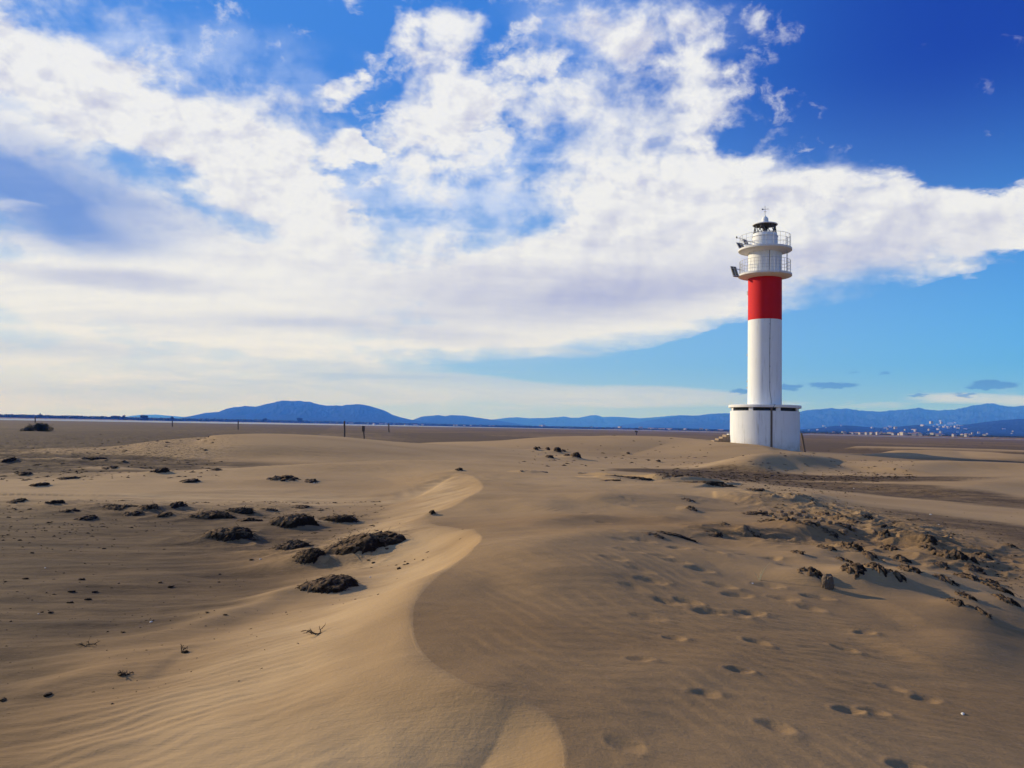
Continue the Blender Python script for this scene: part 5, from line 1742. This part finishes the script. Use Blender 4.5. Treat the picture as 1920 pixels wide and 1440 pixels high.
twig(600, 1188, 44, 22, 3, 4, 'branched dry twig lying on the rippled sand, left of the dune edge', rad=.005)
twig(235, 1266, 26, 10, 3, 8, 'low dark tuft of twigs on the lower left sand')
twig(560, 1206, 8, 3, 1, 12, 'tiny bit of twig just left below the branched twig', rad=.003)
twig(345, 1223, 22, 6, 2, 15, 'dark splinter of weed on the left flat, left of the branched twig')
twig(160, 1212, 40, 5, 2, 18, 'long flat dark twig on the lower left flat')
DRYG = paint('dry grass', rgb(.36, .29, .15), rgb(.42, .34, .2), .8, .001, .1)
x, y, z = hit(1424, 1088); z = h_at(x, y)
b = MB()
for k, (dx, hh) in enumerate([(.10, .17), (.03, .11), (-.04, .07), (.07, .09)]):
    b.tube([(0, 0, -.02), (dx * .35, .01 * k, hh * .55), (dx, .015 * k, hh)], [.004, .003, .001], 4)
o = b.build('grass_stalk', DRYG); o.location = (x, y, z); tag(o, 'thin pale grass stalk standing among the footprints, middle right', 'grass stalk')
# dark strips standing in for the eroded ledges
def ledge_strip(p0, p1, wid, label):
    a = hit(*p0); c = hit(*p1)
    za = h_at(a[0], a[1]); zc = h_at(c[0], c[1])
    A_ = Vector((a[0], a[1], za + .015)); C_ = Vector((c[0], c[1], zc + .015))
    d = C_ - A_; ln = d.length; d.normalize(); side = Vector((0, 0, 1)).cross(d).normalized(); up = d.cross(side)
    rs = random.Random(int(p0[0])); V = []; n = 14
    for i in range(n):
        t = i / (n - 1); w_ = wid * (.75 + .35 * math.sin(PI * t)) * rs.uniform(.8, 1.1); q = A_ + d * (ln * t) + up * rs.uniform(-.008, .012)
        for sx_, uz in ((-1, -.05), (-1, .02), (1, .03), (1, -.05)):
            V.append(tuple(q + side * sx_ * w_ / 2 + up * uz * 1.0))
    F = [(i * 4 + k, i * 4 + (k + 1) % 4, i * 4 + 4 + (k + 1) % 4, i * 4 + 4 + k) for i in range(n - 1) for k in range(4)] + [(3, 2, 1, 0), (n * 4 - 4, n * 4 - 3, n * 4 - 2, n * 4 - 1)]
    b = MB(); b.add(V, F); o = b.build('dark_ledge_strip', WOOD); tag(o, label, 'driftwood')


ledge_strip((976, 884.5), (1026, 886.5), .16, 'short dark strip standing in for a sand ledge in the centre')
ledge_strip((1086, 888.5), (1150, 894), .14, 'long dark strip standing in for the left end of the eroded ledge')

# ------------------------------------------------------------------ loose litter (uncountable)
def litter():
    rs = random.Random(77); V = []; F = []
    pts = []
    def region(n, f, smin, smax):
        xs = []; ss = []
        for _ in range(n):
            px, py = f(); d = ray(px, py); t = (0.1 - CAMZ) / d.z; 
            if d.z >= -1e-4: continue
            xs.append((d.x * t, d.y * t)); ss.append(rs.uniform(smin, smax) * (.6 + .4 * min(3, d.y * t / 12)))
        pts.append((np.array(xs), ss))
    region(900, lambda: (rs.uniform(0, 720), min(1150, max(935, rs.gauss(965, 28)))), .012, .045)
    region(500, lambda: (rs.uniform(0, 760), rs.uniform(960, 1180)), .006, .026)
    region(420, lambda: (rs.gauss(600, 90), rs.gauss(1050, 28)), .006, .028)
    region(120, lambda: (rs.uniform(0, 500), rs.uniform(1150, 1340)), .005, .016)
    region(700, lambda: (rs.uniform(0, 420), rs.uniform(812, 900)), .02, .08)
    def belt():
        t = rs.random(); return (1400 + 520 * t + rs.gauss(0, 30), 960 + 155 * t + rs.gauss(0, 26))
    region(1100, belt, .008, .035)
    region(900, lambda: (rs.uniform(1260, 1720), rs.gauss(893, 10)), .015, .06)
    region(300, lambda: (rs.uniform(1180, 1600), rs.gauss(925, 8)), .01, .04)
    region(260, lambda: (rs.uniform(1600, 1920), rs.gauss(985 + 30, 25)), .008, .03)
    region(160, lambda: (rs.uniform(960, 1350), rs.gauss(862, 9)), .02, .07)
    for XY, ss in pts:
        hh = h_mid(XY[:, 0], XY[:, 1])
        for (x, y), z, s in zip(XY, hh, ss):
            a = rs.gauss(0, .6); ln = s * rs.uniform(.5, 2.4); w_ = s * rs.uniform(.2, .6); hz = s * rs.uniform(.1, .5)
            c_, s_ = math.cos(a), math.sin(a)
            i = len(V)
            for (u, v, k) in ((-1, 0, 0), (0, -1, 0), (1, .2, 0), (.1, 1, 0), (rs.uniform(-.4, .5), rs.uniform(-.3, .3), 1)):
                X = u * ln; Y = v * w_
                V.append((x + X * c_ - Y * s_, y + X * s_ + Y * c_, z - .006 + k * (hz + .006) + (0 if k else rs.uniform(-.004, .004))))
            F += [(i, i + 1, i + 4), (i + 1, i + 2, i + 4), (i + 2, i + 3, i + 4), (i + 3, i, i + 4)]
    me = bpy.data.meshes.new('beach_litter'); me.from_pydata(V, [], F); me.update()
    o = link_mesh('beach_litter', me, WEED)
    tag(o, 'fine dark shreds of weed scattered over the flats and broken sand', 'debris', kind='stuff')


litter()

# ------------------------------------------------------------------ haze
hm = bpy.data.materials.new('haze'); hm.use_nodes = True
hn = hm.node_tree; hn.nodes.clear()
pv = nn(hn, 'ShaderNodeVolumePrincipled'); pv.inputs['Color'].default_value = rgb(.06, .235, 1.0); pv.inputs['Absorption Color'].default_value = rgb(1, 1, 1)
pv.inputs['Density'].default_value = 1.5e-4; pv.inputs['Anisotropy'].default_value = .0
ho = nn(hn, 'ShaderNodeOutputMaterial'); L(hn, pv.outputs[0], ho.inputs['Volume'])
b = MB(); b.box((0, 0, 272), (39000, 39000, 550))
hz = b.build('haze', hm); tag(hz, 'thin blue haze hanging over the whole bay', 'haze', kind='stuff')
